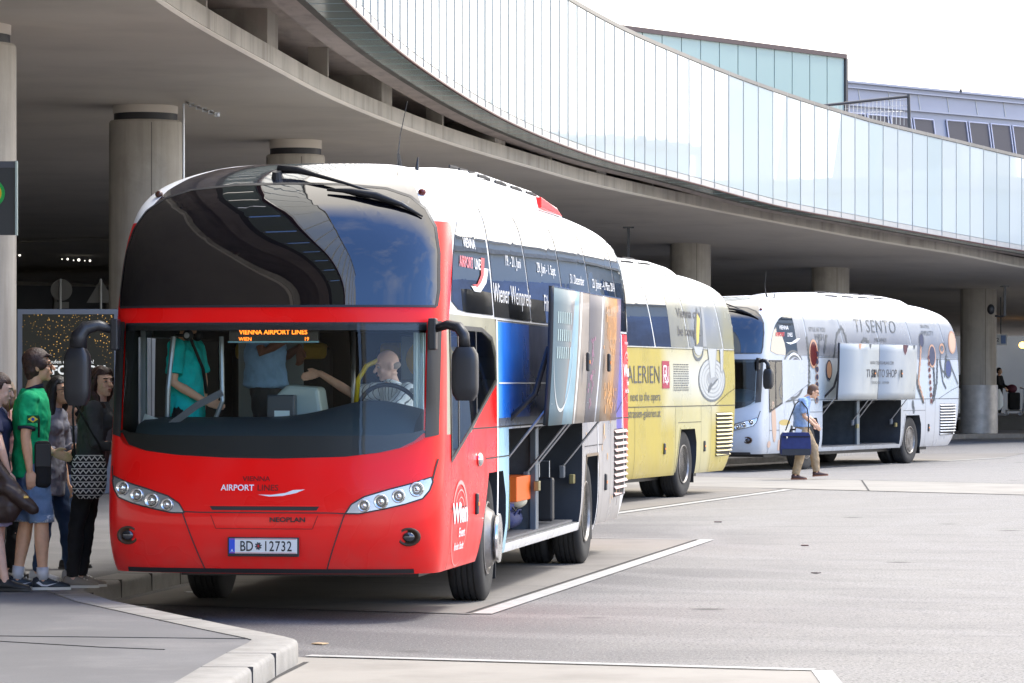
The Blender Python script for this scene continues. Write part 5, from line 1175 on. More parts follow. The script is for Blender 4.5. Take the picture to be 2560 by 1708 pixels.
# small pale car mostly hidden by the column
t = empty('parked_car', P(2478, 1060, 122), 0, label='pale car whose tail peeks out right of the last column', cat='car'); t.location.z = .6
cm = mat('car_silver_paint', (.55, .58, .55), .3, coat=.4); q = MB()
q.loft([[Vector((x, y * w2, z)) for y in (-.8, -.76, .76, .8) for z in ((z0, z1) if y in (-.8, .76) else (z1, z0))] for x, z0, z1, w2 in ((-3.6, .35, .7, .8), (-3.5, .25, .85, 1), (-2.7, .22, .95, 1), (-.4, .22, 1.0, 1), (.2, .25, .95, 1), (.32, .4, .7, .85))])
q.build('body', cm, t, autos=40); MB().loft([[Vector((x, y, z)) for y, z in ((-.7, .9), (-.58, zt), (.58, zt), (.7, .9))] for x, zt in ((-2.8, .95), (-2.1, 1.42), (-.5, 1.45), (.1, .98))]).build('cabin', M_SIDEGL, t, autos=40)
for x in (-2.9, -.45):
    for y in (-.75, .75): MB().lathe([(.001, -.09), (.30, -.09), (.31, 0), (.30, .09), (.001, .09)], 'Y', (x, y, .31), 20).build('wheel', M_RUB, t)
MB().box((.31, -.55, .62), (.04, .2, .1)).build('tail_light', M_REDP, t)

# ---------------------------------------------------------------- buildings above and beyond
M_TEAL = mat('teal_glass_panel', (.29, .38, .355), .12, ior=1.5); 
t = empty('teal_glass_building', (0, 0, 0), label='pale teal glass volume with dark roof edge above the ramp', cat='building')
a_ = P(1599, 71, 111.5); b_ = P(2109, 137, 120.5); A = Vector((a_.x, a_.y, 0)); B = Vector((b_.x, b_.y, 0)); D = (B - A); A2 = A - D * .35; dn = D.normalized(); nn = Vector((-dn.y, dn.x, 0))
zt = 12.85
L = (B - A2).length; npn = 15; M = Matrix((dn, nn, Vector((0, 0, 1)))).transposed()
for i in range(npn):
    p = A2 + dn * (L * (i + .5) / npn); MB().box(p + Vector((0, 0, zt - 2.6)), (L / npn - .05, .05, 5.0), M).build('glass_panel', M_TEAL, t)
MB().box(A2 + D * (1.35 / 2) + nn * .08 + Vector((0, 0, zt - 2.6)), (L, .06, 5.1), M).build('mullion_backing', M_MUNT, t)
MB().box(A2 + D * (1.35 / 2) + nn * 2 + Vector((0, 0, zt - .03)), (L + .14, 4.2, .15), M).build('roof_edge', mat('dark_roof_edge', (.05, .03, .035), .5), t)
MB().box(B + dn * .06 + nn * 2 + Vector((0, 0, zt - 2.7)), (.12, 4.2, 5.2), M).build('end_wall', mat('dark_end_wall', (.04, .04, .045), .5), t)
t = empty('metal_clad_terminal', (0, 0, 0), label='pale grey metal clad terminal with slanted dark windows at upper right', cat='building')
a_ = P(2050, 194, 160); b_ = P(2560, 241, 171); A = Vector((a_.x, a_.y, 0)); B = Vector((b_.x, b_.y, 0)); D = (B - A).normalized(); nn = Vector((-D.y, D.x, 0)); M = Matrix((D, nn, Vector((0, 0, 1)))).transposed(); L = 40
def lz(py, px): # height on the facade line for a pixel
    u = (px - 2050) / 510; dd = 160 + 11 * u; return P(px, py, dd).z
zr = 15.45
M_CLAD = mat('lavender_grey_cladding', (.26, .275, .33), .5, 0, var=.06, vscale=.5)
MB().box(A + D * (L / 2 - 1) + nn * 6 + Vector((0, 0, zr / 2 - .01)), (L, 12, zr - .02), M).build('wall', M_CLAD, t)
for z, h in ((zr - .04, .10), (zr - .30, .05), (zr - 1.08, .08)): MB().box(A + D * (L / 2 - 1) + nn * 5.9 + Vector((0, 0, z)), (L + .2, 12.1, h), M).build('cornice', M_CLAD, t)
for k in range(14): MB().box(A + D * (k * 2.2 + .6) - nn * .012 + Vector((0, 0, zr - .69)), (.03, .03, .70), M @ Matrix.Rotation(R(-14), 3, 'Y')).build('panel_joint', M_MUNT, t)
def win(u0, u1, z0, z1):
    s_ = -(z1 - z0) * .22
    pts = [A + D * (u0 - s_) - nn * .05 + Vector((0, 0, z0)), A + D * (u1 - s_) - nn * .05 + Vector((0, 0, z0)), A + D * u1 - nn * .05 + Vector((0, 0, z1)), A + D * u0 - nn * .05 + Vector((0, 0, z1))]
    f = MB().loft([pts, [p + nn * .08 for p in pts]]).build('window', mat('window_dark', (.035, .035, .05), .5), t)
    q = MB()
    for i in range(4): p0, p1 = pts[i] - nn * .02, pts[(i + 1) % 4] - nn * .02; q.tube([p0, p1], .035, 4)
    q.build('window_frame', mat('window_frame_light', (.45, .46, .55), .4), f)
u = 2.0
for k in range(4): win(1.6 + k * 1.7, 1.6 + k * 1.7 + 1.5, 12.1, 14.0)
for k in range(12): win(9.2 + k * 1.72, 9.2 + k * 1.72 + 1.52, 12.1, 14.05)
MB().tube([P(2402, 223, 163), P(2402, 232, 163)], .06, 8).build('roof_vent', M_BLACK, t)
# railing above the ramp
t = empty('stair_railing', (0, 0, 0), label='dark mesh railing with end post above the ramp coping', cat='railing'); dr = 108
MB().tube([P(2060, 264, dr), P(2272, 241, dr + 1)], .045, 8).build('top_rail', M_BLACK, t); MB().tube([P(2271, 236, dr + 1), P(2274, 330, dr + 1)], .05, 8).build('end_post', M_BLACK, t)
q = MB()
for k in range(22): u = k / 21; q.tube([P(2065 + 205 * u, 263 - 22 * u, dr + u), P(2065 + 205 * u, 290 + 25 * u, dr + u)], .008, 4)
for k in range(3): q.tube([P(2065, 266 + 9 * k, dr), P(2271, 250 + 14 * k, dr + 1)], .006, 4)
q.build('mesh', M_STEEL, t)
# off frame office blocks that the glass and paint reflect
M_BG = mat('blue_office_glass', (.16, .26, .46), .1, var=.5, vscale=.6); M_OG = mat('office_grey', (.52, .54, .52), .8, var=.1, vscale=.3)
def block(name, lab, c_, sz, rz, floors, gm):
    t = empty(name, (c_[0], c_[1], 0), rz, label=lab, cat='building')
    MB().box((0, 0, sz[2] / 2), sz).build('wall', M_OG, t)
    for s in (-1, 1):
        for k in range(floors):
            z = 1.6 + (sz[2] - 1.6) * (k + .5) / floors; MB().box((0, s * (sz[1] / 2 + .03), z), (sz[0] - 2, .1, (sz[2] - 1.6) / floors * .42)).build('window_band', gm, t)
            MB().box((s * (sz[0] / 2 + .03), 0, z), (.1, sz[1] - 2, (sz[2] - 1.6) / floors * .55)).build('window_band', gm, t)
    MB().box((0, 0, sz[2] + .2), (sz[0] + .6, sz[1] + .6, .4)).build('roof_edge', M_CONC, t)
block('office_block', 'blue glazed office block beyond the right edge reflected in the coach windows', (41, 152), (27, 16, 12), R(-8), 1, M_BG)
block('office_block', 'grey office block at the far right reflected in the ramp panels', (65, 132), (9, 13, 18), R(-32), 4, mat('grey_office_glass', (.05, .07, .09), .1))
block('office_block', 'low grey block just beyond the right edge reflected in the coach windows', (29, 106), (17, 9, 7.6), R(-8), 1, M_BG)
# ================================================================ PEOPLE
def skinm(n, c): 
    m = mat(n, c, .55, var=.12, vscale=18); m.node_tree.nodes['Principled BSDF'].inputs['Subsurface Weight'].default_value = .08; m.node_tree.nodes['Principled BSDF'].inputs['Subsurface Radius'].default_value = (.02, .008, .005); return m
SK1 = skinm('skin_fair', (.80, .50, .37)); SK2 = skinm('skin_tan', (.76, .44, .27)); SK3 = skinm('skin_brown', (.20, .085, .05))
def cloth(n, c, **k): return mat(n, c, .85, var=k.pop('var', .2), vscale=k.pop('vscale', 9), bump=.25, bscale=35, **k)
_dt = bpy.data.textures.new('cloth_folds', 'CLOUDS'); _dt.noise_scale = .08
def solidify_blob(mb, name, mt, par, vox=.009, sm=3, disp=0, fac=.5):
    o = mb.build(name, mt, None, smooth=True)
    r = o.modifiers.new('r', 'REMESH'); r.mode = 'VOXEL'; r.voxel_size = vox; r.use_smooth_shade = True
    s = o.modifiers.new('s', 'SMOOTH'); s.iterations = sm; s.factor = fac
    if disp: d = o.modifiers.new('d', 'DISPLACE'); d.texture = _dt; d.strength = disp; d.texture_coords = 'GLOBAL'; d.mid_level = .5
    bake(o); o.parent = par
    for p in o.data.polygons: p.use_smooth = True
    return o
POSE = dict(pelvis=(0, 0, .95), waist=(0, 0, 1.09), chest=(0, 0, 1.28), neck=(0, .01, 1.46), head=(0, -.015, 1.625), yaw=0, nod=0,
            sha=(.175, 0, 1.40), ela=(.215, .03, 1.12), wra=(.225, -.03, .87), hda=(0, -.1, -1), hipa=(.088, 0, .93), kna=(.095, -.02, .51), ana=(.095, .02, .085), fta=0,
            shb=(-.175, 0, 1.40), elb=(-.215, .03, 1.12), wrb=(-.225, -.03, .87), hdb=(0, -.1, -1), hipb=(-.088, 0, .93), knb=(-.095, -.02, .51), anb=(-.095, .02, .085), ftb=0)
def human(label, loc, rz, H, skin, hairc, top, bottom, shoes, pose={}, fem=False, hair='short', sleeve=.5, toplen=.0, topfit=1.0, legend=.09, legfit=1.0, socks=None, glasses=False, collar=None, beard=None, group=None, vox=.009, stripes=None, cat='person', noshoes=False, girth=1.0):
    J = dict(POSE); J.update(pose); k = H / 1.75
    V = {q: Vector(v) * k for q, v in J.items() if isinstance(v, tuple)}
    t = empty('person', loc, rz, label=label, cat=cat, group=group)
    b = MB()
    wd = .94 if fem else 1.0
    def torso(mb, e, z_lo, hi=True):
        p, w_, c_, n_ = V['pelvis'], V['waist'], V['chest'], V['neck']; hips = 1.06 if fem else 1.0; g2 = girth
        st = [(p + Vector((0, 0, z_lo * k)), (.150 * hips + e) * k, (.110 + e) * k), (p, (.158 * hips + e) * k, (.115 * g2 + e) * k), (w_, (.130 * wd + e) * k, (.100 * g2 + e) * k), (w_.lerp(c_, .6), (.150 * wd + e) * k, (.110 * g2 + e) * k), (c_, (.158 * wd + e) * k, (.115 + e) * k), (c_.lerp(n_, .55), (.150 * wd + e) * k, (.095 + e) * k), (c_.lerp(n_, .85), (.10 + e) * k, (.07 + e) * k), (n_, (.055 + e) * k, (.055 + e) * k)]
        mb.rings(st if hi else st[:4], 24)
        if fem:
            for s in (-1, 1): mb.ell(c_ + Vector((s * .065, -.068, .02)) * k, Vector((.058, .058, .058)) * k + Vector((e, e, e)) * k * 1.4)
    torso(b, -.006, -.03)
    hd = V['head']; Mh = Matrix.Rotation(R(J['yaw']), 3, 'Z') @ Matrix.Rotation(R(-J['nod']), 3, 'X')
    def hp(x, y, z): return hd + Mh @ (Vector((x, y, z)) * k)
    b.tube([V['neck'] - Vector((0, 0, .03)) * k, V['neck'].lerp(hd, .45), hp(0, .03, -.05)], [.062 * k, .05 * k, .052 * k], 14)
    b.ell(hp(0, .012, .022), Vector((.074, .093, .098)) * k, Mh, 20, 14)
    b.ell(hp(0, -.022, -.045), Vector((.056, .062, .066)) * k, Mh, 18, 12); b.ell(hp(0, -.062, -.092), Vector((.025, .02, .02)) * k, Mh)
    b.tube([hp(0, -.080, .018), hp(0, -.100, -.012), hp(0, -.108, -.026)], [.008 * k, .012 * k, .015 * k], 8, round_ends=True)
    b.ell(hp(0, -.074, .03), Vector((.05, .016, .012)) * k, Mh)
    for s in (-1, 1):
        b.ell(hp(s * .076, .012, -.008), Vector((.010, .02, .032)) * k, Mh); b.ell(hp(s * .036, -.06, -.03), Vector((.02, .02, .02)) * k, Mh)
    b.ell(hp(0, -.086, -.058), Vector((.022, .011, .010)) * k, Mh)
    for s in 'ab':
        sh, el, wr = V['sh' + s], V['el' + s], V['wr' + s]
        b.tube([sh, sh.lerp(el, .5), el, el.lerp(wr, .35), wr], [.050 * k * wd, .046 * k * wd, .037 * k, .038 * k * wd, .025 * k], 14, round_ends=True)
        d = Vector(J['hd' + s]).normalized(); sd_ = (Vector((1, 0, 0)) - d * d.x)
        if sd_.length < .3: sd_ = Vector((0, 1, 0)) - d * d.y
        sd_.normalize(); sd2 = d.cross(sd_); pnorm = sd2
        # palm lies in the plane of d and q; side axis q
        q = sd2 if abs(d.z) > .6 else Vector((0, 0, 1)) - d * d.z; q.normalize(); nrm = d.cross(q).normalized()
        b.tube([wr, wr + d * .05 * k, wr + d * .085 * k], [.024 * k, .036 * k, .034 * k], 12, flat=1, up=q) if False else b.ell(wr + d * .05 * k, Vector((.036, .016, .052)) * k, Matrix((q, nrm, d)).transposed(), 12, 8)
        inn = nrm if nrm.dot(-wr + Vector((0, 0, wr.z))) > 0 else -nrm
        for i, (o_, l_) in enumerate(((-.027, .062), (-.009, .074), (.009, .070), (.026, .055))):
            p0 = wr + (d * .085 + q * o_) * k; p1 = p0 + (d * l_ * .5 + inn * .012) * k; p2 = p1 + (d * l_ * .35 + inn * l_ * .45) * k
            b.tube([p0 - d * .02 * k, p0, p1, p2], [.010 * k, .010 * k, .0095 * k, .008 * k], 8, round_ends=True)
        fw = q if q.y < 0 or q.z > .5 else -q
        b.tube([wr + d * .02 * k + fw * .02 * k, wr + (d * .055 + fw * .045 + inn * .01) * k, wr + (d * .085 + fw * .05 + inn * .022) * k], [.013 * k, .012 * k, .009 * k], 8, round_ends=True)
        hip, kn, an = V['hip' + s], V['kn' + s], V['an' + s]
        b.tube([hip, hip.lerp(kn, .3), kn, kn.lerp(an, .3), kn.lerp(an, .75), an, an + Vector((0, 0, -.03)) * k], [.085 * k, .080 * k, .052 * k, .055 * k, .038 * k, .034 * k, .036 * k], 16, round_ends=True)
        ft = R(J['ft' + s]); fdir = Vector((0, -math.cos(ft), -math.sin(ft)))
        b.tube([an + Vector((0, .03, -.045)) * k, an + (fdir * .06 + Vector((0, 0, -.05))) * k, an + (fdir * .15 + Vector((0, 0, -.062))) * k], [.034 * k, .034 * k, .022 * k], 12, round_ends=True)
    body = solidify_blob(b, 'body', skin, t, vox * .85, 2, fac=.4)
    # face
    EY = M_BLKP
    for s in (-1, 1):
        e_ = MB().ell(hp(s * .031, -.077, .004), Vector((.013, .007, .007)) * k, Mh, 10, 6).build('eye', mat('eye_white', (.5, .47, .45), .3) if 'EYEW' not in globals() else EYEW, t, smooth=True)
        MB().ell(hp(s * .031, -.0825, .004), Vector((.006, .004, .006)) * k, Mh, 8, 6).build('iris', EY, e_, smooth=True)
        MB().tube([hp(s * .016, -.088, .026), hp(s * .034, -.086, .031), hp(s * .050, -.074, .025)], .0035 * k, 6).build('eyebrow', hairc, t)
    MB().ell(hp(0, -.094, -.058), Vector((.020, .006, .0065)) * k, Mh, 12, 6).build('lips', LIP, t, smooth=True)
    if glasses:
        gq = MB()
        for s in (-1, 1):
            pts = [hp(s * .034 + .022 * math.cos(a_), -.093, .002 + .015 * math.sin(a_)) for a_ in [2 * math.pi * j / 14 for j in range(15)]]; gq.tube(pts, .0022 * k, 5)
            gq.tube([hp(s * .056, -.090, .008), hp(s * .08, -.03, .006), hp(s * .078, .01, .004)], .0024 * k, 5)
        gq.tube([hp(-.012, -.096, .004), hp(.012, -.096, .004)], .0022 * k, 5); gq.build('glasses', M_BLACK, t)
    # hair
    h = MB()
    if hair != 'bald':
        h.ell(hp(0, .022, .038), Vector((.086, .100, .098)) * k, Mh, 20, 14); h.ell(hp(0, .045, -.02), Vector((.078, .07, .075)) * k, Mh)
        if hair in ('bowl',):
            h.ell(hp(0, .02, .048), Vector((.090, .104, .092)) * k, Mh, 20, 14)
            for s in (-1, 1): h.ell(hp(s * .072, -.01, .015), Vector((.02, .05, .05)) * k, Mh); 
            h.tube([hp(-.05, -.07, .075), hp(0, -.092, .065), hp(.05, -.07, .075)], .014 * k, 10, round_ends=True); h.ell(hp(0, .06, -.05), Vector((.06, .045, .06)) * k, Mh)
        if hair == 'long':
            for s in (-1, 1): h.tube([hp(s * .045, -.03, .09), hp(s * .078, .0, .03), hp(s * .082, .03, -.08), V['neck'] + Vector((s * .09, .03 - .05, -.04)) * k, V['chest'] + Vector((s * .095, -.08, .0)) * k], [.025 * k, .032 * k, .038 * k, .042 * k, .022 * k], 10, round_ends=True)
            h.tube([hp(0, .07, .03), hp(0, .085, -.08), V['neck'] + Vector((0, .07, -.06)) * k, V['chest'] + Vector((0, .12, .02)) * k], [.07 * k, .075 * k, .07 * k, .03 * k], 12, round_ends=True)
        if hair == 'tied': h.ell(hp(0, .11, .0), Vector((.04, .05, .05)) * k, Mh)
        ho = solidify_blob(h, 'hair', hairc, t, vox, 2, disp=.006 if hair != 'short' else .003)
        # keep the face free: push hair vertices behind the hair line
        Mi = Mh.inverted()
        for v in ho.data.vertices:
            q = (Mi @ (v.co - hd)) / k
            line_ = .062 if hair == 'bowl' else .058
            if q.y < -.02 and q.z < line_ and abs(q.x) < .074 and q.z > -.16: q.y = -.02 + (q.y + .02) * .05 + .0; q.x *= .93; v.co = hd + Mh @ (q * k)
            elif q.y < .012 and q.z < .0 and hair in ('short',) : q.x *= .86; v.co = hd + Mh @ (q * k)
    else:
        h.ell(hp(0, .045, -.008), Vector((.076, .068, .042)) * k, Mh); solidify_blob(h, 'hair', hairc, t, vox, 1)
    if beard:
        q = MB().ell(hp(0, -.05, -.075), Vector((.05, .045, .038)) * k, Mh); solidify_blob(q, 'beard', beard, t, vox, 1)
    # clothes
    if top:
        c_ = MB(); torso(c_, .014 * topfit, -.03 - toplen); n0 = V['neck']
        for s in 'ab':
            sh, el, wr = V['sh' + s], V['el' + s], V['wr' + s]
            c_.ell(sh, Vector((.074, .072, .070)) * k)
            if sleeve <= .5: e_ = sh.lerp(el, sleeve * 2 * .92); c_.tube([sh, e_], [.070 * k, .066 * k * (1 + .1 * (topfit - 1))], 16)
            else: e_ = el.lerp(wr, (sleeve - .5) * 2); c_.tube([sh, el, e_], [.068 * k, .058 * k, .046 * k], 16)
        to = solidify_blob(c_, 'shirt', top, t, vox * 1.1, 3, disp=.026 * k)
        if collar: MB().tube([n0 + Vector((.062 * math.sin(a_), -.062 * math.cos(a_) - .005, .005 + .02 * -math.cos(a_) * -1)) * k for a_ in [2 * math.pi * j / 16 for j in range(17)]], .016 * k, 8).build('collar', collar, to, smooth=True)
    if bottom:
        c_ = MB(); hips = 1.06 if fem else 1.0; p = V['pelvis']
        c_.rings([(p + Vector((0, 0, -.09)) * k, .155 * hips * k, .118 * k), (p, (.160 * hips + .006) * k, .122 * k), (p + Vector((0, 0, .07)) * k, (.142 * hips) * k, .108 * k)], 22)
        for s in 'ab':
            hip, kn, an = V['hip' + s], V['kn' + s], V['an' + s]; f = legfit
            pts = [hip + Vector((0, 0, .02)), hip.lerp(kn, .35), kn]; rs = [.092 * k, .088 * k * (f * .5 + .5), .064 * k * f]
            if legend < .45: u = 1 - (legend - .085) / .42; pts += [kn.lerp(an, .35 * u), kn.lerp(an, u)]; rs += [.062 * k * f, .050 * k * f]
            c_.tube(pts, rs, 18)
        solidify_blob(c_, 'trousers', bottom, t, vox * 1.1, 3, disp=.026 * k)
    for s in 'ab':
        an = V['an' + s]; ft = R(J['ft' + s]); fd = Vector((0, -math.cos(ft), -math.sin(ft))); fu = Vector((0, -math.sin(ft), math.cos(ft))); 
        if noshoes: break
        base = an - fu * .085 * k
        sh_ = MB(); rr_ = []
        for (u, wd2, ht) in ((-.075, .5, .05), (-.068, .8, .07), (-.03, .92, .085), (.02, .88, .082), (.06, .95, .062), (.11, 1.1, .045), (.16, 1.05, .034), (.19, .75, .026), (.20, .45, .018)):
            cc = base + fd * u * k; rr_.append([cc + Vector((1, 0, 0)) * (x * .042 * wd2 * k) + fu * (z * ht * k + .018 * k) for x, z in ((-1, 0), (-1, .45), (-.7, .85), (-.3, 1), (.3, 1), (.7, .85), (1, .45), (1, 0))])
        sm_ = shoes[0]; so_ = sh_.loft(rr_).build('shoe', sm_, t, smooth=True)
        q = MB(); rr_ = []
        for (u, wd2) in ((-.08, .6), (-.06, .95), (.0, .95), (.08, 1.05), (.14, 1.18), (.18, 1.0), (.205, .6)):
            cc = base + fd * u * k; rr_.append([cc + Vector((1, 0, 0)) * (x * .044 * wd2 * k) + fu * (z * k) for x, z in ((-1, 0.001), (-1, .022), (1, .022), (1, .001))])
        q.loft(rr_).build('sole', shoes[1], so_, autos=40)
        if len(shoes) > 2:
            q = MB()
            for i in range(4): cc = base + fd * (.045 + i * .022) * k + fu * (.095 - i * .012) * k; q.tube([cc - Vector((.025, 0, 0)) * k, cc + fu * .004, cc + Vector((.025, 0, 0)) * k], .005 * k, 5)
            q.build('laces', shoes[2], so_)
        if socks: MB().tube([an + fu * -.01 * k, an + (V['kn' + s] - an) * .2], [.042 * k, .045 * k], 14).build('sock', socks, t, smooth=True)
    return t, V, k
EYEW = mat('eye_white', (.45, .42, .4), .3); LIP = mat('lips', (.38, .12, .10), .5)
HB, HD, HG, HBL = mat('dark_brown_hair', (.06, .024, .016), .5, var=.6, vscale=45, bump=.8, bscale=70), mat('black_hair', (.010, .008, .008), .45, var=.4, vscale=30, bump=.8, bscale=70), mat('short_brown_hair', (.13, .06, .03), .6, var=.3, vscale=30), mat('light_brown_hair', (.17, .10, .05), .5, var=.4, vscale=30)
GRYH = mat('grey_hair', (.32, .26, .22), .7); DEN = cloth('denim', (.15, .25, .42), dirt=(6, (.25, .33, .48), .5, .7, .6)); DEND = cloth('dark_denim', (.02, .05, .12)); BLKC = cloth('black_cloth', (.008, .008, .009))
SHW, SHB_, SHBR, SOLEW = mat('white_shoe', (.55, .56, .6), .5), mat('black_shoe', (.015, .015, .016), .5), mat('brown_shoe', (.06, .025, .02), .45), mat('white_sole', (.6, .6, .56), .6)
GP = 'people queueing beside the red coach'
# young man in the green football jersey
GJ = cloth('green_jersey', (.0, .44, .17))
L1 = Vector((P(78, 0, 28.3).x, 28.3, KH))
t, V, k = human('tall young man in green football jersey, denim shorts and glasses', L1, R(100), 1.90, SK2, HB, GJ, DEN, (mat('navy_shoe', (.012, .02, .03), .5), SOLEW, SHW),
    dict(head=(0, -.055, 1.635), neck=(0, -.01, 1.47), nod=4, shb=(-.18, .02, 1.39), elb=(-.235, .05, 1.12), wrb=(-.21, .02, .88), ela=(.2, -.03, 1.12), wra=(.15, -.16, 1.0), hda=(0, -1, -.3), anb=(-.08, -.08, .085), knb=(-.09, -.07, .5), ana=(.08, .10, .085), kna=(.09, .03, .5)),
    hair='bowl', sleeve=.40, toplen=.10, topfit=1.9, legend=.46, legfit=1.5, socks=SHW, glasses=True, collar=cloth('navy_collar', (.01, .015, .04)), group=GP, vox=.008)
YP = cloth('yellow_print', (.55, .62, .02))
text('jersey_number', '9', plane_fn((0, .158 * k, 1.17 * k), (-1, 0, 0), (0, 0, 1)), 0, 0, .24, YP, t, 1.1, .03, 0, Vector((0, 1, 0)), .5)
fx = lambda x, z: Vector((-.300 * k, x, z)); fz0 = 1.25 * k
fp = lambda pts, m_, o_: MB().add([Vector((-.303 * k - o_, a_, fz0 + b_)) for a_, b_ in pts], [tuple(range(len(pts)))]).build('flag_badge', m_, t)
fp([(-.045, -.03), (.045, -.03), (.045, .03), (-.045, .03)], cloth('badge_green', (.0, .10, .04)), -.004); fp([(-.04, 0), (0, -.026), (.04, 0), (0, .026)], mat('badge_yellow', (.7, .6, .03), .6), .0); fp([(.014 * math.cos(R(q * 30)), .014 * math.sin(R(q * 30))) for q in range(12)], mat('badge_blue', (.02, .05, .35), .6), .003)
el = V['shb'].lerp(V['elb'], .74); MB().tube([el, el + (V['elb'] - el).normalized() * .02], .066 * k, 16).build('sleeve_trim', cloth('navy_trim', (.01, .015, .04)), t, smooth=True)
for s in 'ab': q = V['kn' + s]; MB().tube([q + Vector((0, 0, -.005)), q + Vector((0, 0, .055))], .094 * k, 18).build('shorts_cuff', cloth('cuff_pattern', (.25, .33, .45), dirt=(40, (.6, .65, .7), .5, .6)), t, smooth=True)
for s in ('b', 'a'):
    an = V['an' + s]; x_ = an.x - .045 * k
    MB().add([Vector((x_ - .002, an.y + (.05 - a_) * k, an.z + (b_ - .085) * k)) for a_, b_ in ((.0, .055), (.04, .03), (.08, .028), (.16, .055), (.08, .040), (.05, .042), (.02, .065))], [tuple(range(7))]).build('shoe_stripe', SHW, t)
t2 = empty('shoulder_bag', L1 + Vector((.115, -.175, .80)), R(100), label='black messenger bag on the hip of the man in green', cat='bag')
MB().box((0, 0, .20), (.10, .13, .37)).build('bag_body', BLKC, t2, bevel=.035); MB().box((-.053, 0, .27), (.008, .12, .18)).build('flap', mat('black_leather', (.012, .012, .013), .6), t2, bevel=.006); MB().tube([(0, .03, .41), (.0, .03, .55), (.03, .06, .69)], .008, 6).build('strap', BLKC, t2)
# smiling woman with glasses behind him
L2 = Vector((P(122, 0, 29.5).x, 29.5, KH)); GT = cloth('grey_tunic', (.24, .24, .28))
t, V, k = human('smiling woman with glasses in long grey top and dark jeans', L2, R(68), 1.72, SK2, HD, GT, DEND, (SHW, SOLEW, SHW),
    dict(head=(0, -.11, 1.60), neck=(0, -.05, 1.46), nod=6, yaw=-14, elb=(-.20, -.02, 1.13), wrb=(-.10, -.20, 1.06), hdb=(.3, -1, -.1), ela=(.2, -.06, 1.12), wra=(.10, -.24, 1.13), hda=(-.4, -1, .1), ana=(.09, -.16, .085), kna=(.1, -.1, .5), anb=(-.08, .06, .085)),
    fem=True, hair='long', sleeve=.8, toplen=.20, topfit=1.6, legfit=1.0, glasses=True, group=GP, vox=.008)
MB().ell(V['head'] + Vector((.015, -.097, -.05)) * k, Vector((.02, .006, .008)), Matrix.Rotation(R(12), 3, 'Z'), 10, 6).build('teeth', SHW, t, smooth=True)
tag(MB().box(L2 + Vector((.22, -.15, 1.03)), (.045, .10, .14), Matrix.Rotation(.3, 3, 'Y')).build('purse', mat('black_purse', (.012, .012, .014), .2), bevel=.012), 'small black purse held by the woman in grey', 'purse')
# woman in dark cardigan
L3 = Vector((P(192, 0, 28.6).x, 28.6, KH)); CD = cloth('charcoal_cardigan', (.065, .068, .075))
t, V, k = human('woman in dark cardigan and black leggings leaning towards the coach door', L3, R(96), 1.80, SK1, HB, CD, BLKC, (mat('beige_canvas_shoe', (.26, .23, .19), .8), SOLEW, mat('beige_lace', (.5, .47, .4), .8)),
    dict(pelvis=(0, -.10, .95), waist=(0, -.12, 1.09), chest=(0, -.14, 1.28), neck=(0, -.17, 1.45), head=(-.01, -.20, 1.60), yaw=-52, nod=2, hipa=(.085, -.10, .93), hipb=(-.085, -.10, .93), kna=(.07, -.08, .5), knb=(-.08, .0, .5), ana=(.07, -.03, .085), anb=(-.08, .03, .085),
         sha=(.17, -.15, 1.39), shb=(-.17, -.13, 1.39), elb=(-.21, -.16, 1.12), wrb=(-.17, -.36, 1.10), hdb=(.1, -1, 0), ela=(.2, -.25, 1.16), wra=(.14, -.42, 1.12), hda=(0, -1, 0)),
    fem=True, hair='long', sleeve=.75, toplen=.14, topfit=1.5, legfit=1.0, group=GP, vox=.008)
q = MB().rings([(V['pelvis'] + Vector((-.0, -.045, .02)), .10, .105), (V['waist'] + Vector((0, -.05, 0)), .10, .10), (V['chest'] + Vector((0, -.055, .0)), .115, .10), (V['chest'].lerp(V['neck'], .7) + Vector((0, -.04, 0)), .07, .07)], 18); q.build('inner_top', cloth('light_grey_top', (.22, .22, .25)), t, smooth=True)
t2 = empty('tote_bag', L3 + Vector((.13, -.27, .70)), R(6), label='black and white patterned tote bag at the hip of the woman in cardigan', cat='bag')
pt = mat('geometric_print', (.55, .55, .55), .9); n = pt.node_tree; tcx = n.nodes.new('ShaderNodeTexCoord'); sx = n.nodes.new('ShaderNodeSeparateXYZ'); n.links.new(tcx.outputs['Object'], sx.inputs[0])
def mth(op, a, b=None):
    q_ = n.nodes.new('ShaderNodeMath'); q_.operation = op
    for i, v_ in enumerate((a, b)):
        if v_ is None: continue
        if isinstance(v_, (int, float)): q_.inputs[i].default_value = v_
        else: n.links.new(v_, q_.inputs[i])
    return q_.outputs[0]
tri = mth('ABSOLUTE', mth('SUBTRACT', mth('FRACT', mth('MULTIPLY', sx.outputs['X'], 22)), .5)); zf = mth('FRACT', mth('MULTIPLY', sx.outputs['Z'], 19))
zig = mth('LESS_THAN', mth('ABSOLUTE', mth('SUBTRACT', zf, mth('ADD', mth('MULTIPLY', tri, 1.1), .22))), .13); ln = mth('GREATER_THAN', zf, .86); msk = mth('MAXIMUM', zig, ln)
mxx = n.nodes.new('ShaderNodeMixRGB'); n.links.new(msk, mxx.inputs[0]); mxx.inputs[1].default_value = (.012, .012, .013, 1); mxx.inputs[2].default_value = (.62, .62, .6, 1); n.links.new(mxx.outputs[0], n.nodes['Principled BSDF'].inputs['Base Color'])
MB().tube([(0, 0, .02), (0, 0, .08), (0, 0, .2), (0, 0, .32), (0, 0, .37)], [.08, .13, .145, .135, .11], 22, flat=.35, up=(0, 1, 0)).build('bag_body', pt, t2, smooth=True)
